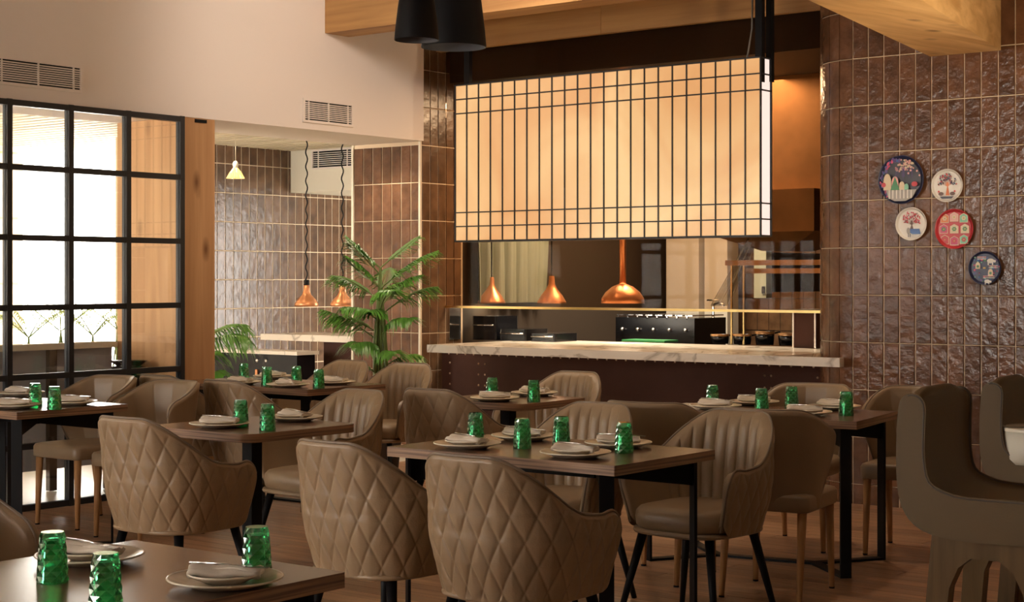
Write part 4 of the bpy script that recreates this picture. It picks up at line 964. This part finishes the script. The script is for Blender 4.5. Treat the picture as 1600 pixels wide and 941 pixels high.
# wall plates
def col(name, c, r=.35): 
    if name not in M: M[name] = mat(name, c, r)
    return name
class PR:                                        # flat prints on a plate: x right, z up, facing -y
    def __init__(s, R): s.R = R; s.mb = MB(); s.mats = []; s.k = 0
    def mi(s, m):
        if m not in s.mats: s.mats.append(m)
        return s.mats.index(m)
    def poly(s, pts, m):
        s.k += 1; y = -.0135-.00012*s.k; R = s.R; n = len(pts)
        s.mb.add([(x*R, y, z*R) for x, z in pts], [tuple(range(n))], s.mi(m))
    def disc(s, x, z, r, m, n=14, sx=1, sz=1): s.poly([(x+r*sx*math.cos(2*PI*k/n), z+r*sz*math.sin(2*PI*k/n)) for k in range(n)], m)
    def rect(s, x0, x1, z0, z1, m): s.poly([(x0, z0), (x1, z0), (x1, z1), (x0, z1)], m)
    def dome(s, x, z, w_, h, m): s.poly([(x-w_, z), (x+w_, z), (x+w_, z+h*.45)]+[(x+w_*math.cos(PI*k/10), z+h*.45+h*.45*math.sin(PI*k/10)) for k in range(1, 10)]+[(x, z+h)][:0]+[(x-w_, z+h*.45)], m)
cw = col('print_white', (.80, .76, .70)); cn = col('print_navy', (.03, .035, .09)); cv = col('print_violet', (.10, .05, .22)); cp = col('print_pink', (.75, .38, .34)); cr = col('print_red', (.55, .04, .05)); cg = col('print_green', (.05, .22, .08))
ccr = col('print_cream', (.72, .58, .40)); cch = col('print_charcoal', (.05, .045, .06)); cb = col('print_blue', (.04, .12, .35)); cmt = col('print_mint', (.22, .52, .36)); cgo = col('print_gold', (.55, .36, .10)); cgy = col('print_grey', (.38, .35, .32)); cbr = col('print_brown', (.12, .05, .03)); cor = col('print_orange', (.70, .20, .06)); cmg = col('print_magenta', (.60, .06, .16))
def inside(p, r=.95): return math.hypot(*p) < r
def wall_plate(px, py, rpx, base, label, draw):
    q = PY(px, py, YR-.02); d = q.y/ray(px)[1]; R = rpx*d/F; t = thing('wall_plate', label, 'plate', (q.x, YR-.012, q.z), 0, 'decorative plates on the tiled wall')
    MB().lathe([(.001, 0), (R*.6, 0), (R, .022), (R*.995, .025), (R*.975, .024), (R*.925, .0135), (.001, .013)], 44, axis='y').build('plate_body', base, t)
    P = PR(R); draw(P, random.Random(px)); P.mb.build('print', P.mats, t)
def d1(P, r):
    P.disc(0, 0, .93, cch, 36)
    for k in range(90):
        a = r.uniform(1.6, 4.4); q = r.uniform(.74, .92); P.disc(q*math.cos(a), q*math.sin(a), r.uniform(.03, .07), r.choice([cv, cb, cv, cmg, cn]), 7)
    for k in range(60):
        x, z = r.gauss(.32, .25), r.gauss(.58, .17)
        if inside((x, z), .88): P.disc(x, z, r.uniform(.03, .06), r.choice([cp, ccr, cp]), 6)
    for k in range(14): x = r.uniform(-.4, .6); P.rect(x, x+.012, r.uniform(0, .2), .5, cv)
    P.poly([(-.62, -.42), (.72, -.42), (.55, -.74), (.25, -.88), (-.25, -.88), (-.52, -.74)], cgy)
    for k in range(7): P.rect(-.5+k*.16, -.45+k*.16, -.78, -.42, cw)
    for x, w_, h, m in ((-.56, .17, .75, ccr), (-.22, .15, .62, cp), (.08, .12, .38, ccr), (.28, .09, .28, cmt)): P.dome(x, -.42, w_, h, m)
    P.poly([(-.42, -.42), (-.02, -.42), (-.22, .12)], cg)
    for x in (.6, .66, -.72): P.disc(x, -.2, .1, cr)
def tree(P, r, trunk, leafs, z0=-.6, top=.75, wx=.55):
    P.disc(0, 0, .9, cw, 32)
    P.poly([(-.12, z0), (.14, z0), (.05, -.1), (.06, .2), (-.04, .2), (-.03, -.1)], trunk)
    for k in range(11):
        a = PI*(.08+.84*k/10); L_ = r.uniform(.45, .65); x, z = L_*math.cos(a), .0+L_*math.sin(a); P.poly([(-.02, -.05), (.02, -.05), (x, z)], trunk)
    for k in range(85):
        a = r.uniform(-.1, PI+.1); q = r.uniform(.25, .72); x, z = q*math.cos(a)*wx/.55*.85, .08+q*math.sin(a)*.95
        P.disc(x, z, r.uniform(.028, .06), r.choice(leafs), 6)
def d2(P, r):
    tree(P, r, cor, [cn, cbr, cr, cn, cch]); P.poly([(-.45, -.66), (.45, -.66), (.3, -.8), (-.3, -.8)], cch)
    for s in (-1, 1): P.disc(s*.36, -.5, .14, cbr, 12, 1.2, .8); P.disc(s*.5, -.36, .06, cr)
def d3(P, r):
    tree(P, r, cbr, [cr, cr, cbr, cmg], -.35); P.poly([(-.1, -.3), (.55, -.3), (.62, -.62), (.1, -.62), (-.12, -.5)], cb); P.disc(-.16, -.42, .16, cgy, 12, .7, 1.3); P.rect(-.18, -.14, -.8, -.6, cn); P.rect(-.06, -.02, -.8, -.6, cn)
def d4(P, r):
    P.disc(0, 0, .92, cr, 36); S = .56; cols = [cmg, cmt, ccr, cr, cp, cmg, cmt, cor, ccr]
    k = 0
    for i in (-1, 0, 1):
        for j in (-1, 0, 1):
            x, z = i*S, j*S*1.05
            if not inside((x, z), .7): x *= .9; z *= .9
            m = cols[(k*2+3) % 9]; k += 1; w_ = .22
            P.poly([(x-w_, z-w_), (x+w_, z-w_), (x+w_, z+w_*.6), (x, z+w_*1.15), (x-w_, z+w_*.6)], ccr); w_ = .19
            P.poly([(x-w_, z-w_), (x+w_, z-w_), (x+w_, z+w_*.6), (x, z+w_*1.15), (x-w_, z+w_*.6)], m)
            for q in range(6): a = q*PI/3; P.disc(x+.08*math.cos(a), z+.08*math.sin(a), .045, [ccr, cr, cg][k % 3], 6)
            P.disc(x, z, .04, cgo, 6)
def d5(P, r):
    P.disc(0, 0, .93, cn, 36)
    for k in range(60):
        a = r.uniform(0, 2*PI); q = r.uniform(.4, .88); P.disc(q*math.cos(a), q*math.sin(a), r.uniform(.03, .08), r.choice([cb, cmt, cv, cg, cmg, cb]), 7)
    for x, z, s in ((.35, .42, 1), (.15, -.78, .8)):
        P.disc(x, z, .2*s, cw, 14, 1.1, .7); P.rect(x-.18*s, x-.1*s, z-.25*s, z, cw); P.rect(x+.08*s, x+.16*s, z-.25*s, z, cw); P.disc(x+.25*s, z-.02, .08*s, cw)
    for x, z in ((-.42, .15), (.35, -.25)): P.dome(x, z-.2, .15, .45, ccr); P.disc(x, z-.05, .08, cg)
    for x0, x1, z in ((-.45, .1, .62), (.25, .8, .1), (-.1, .6, -.5)): P.rect(x0, x1, z, z+.05, cp); P.rect(x0, x1, z-.1, z-.06, cw)
    P.rect(-.1, .06, -.05, .06, cgo)
wall_plate(1409, 281, 38, cn, 'largest wall plate, dark with pale domes and pink blossom', d1)
wall_plate(1481, 290, 26, cw, 'white wall plate with dark-leaved tree, upper right of the group', d2)
wall_plate(1425, 350, 26, cw, 'white wall plate with red tree and blue bird, below the largest', d3)
wall_plate(1492, 358, 31.5, cr, 'red and green patterned wall plate with small arches', d4)
wall_plate(1540, 419, 26.5, cn, 'navy wall plate with white elephants, lowest of the group', d5)
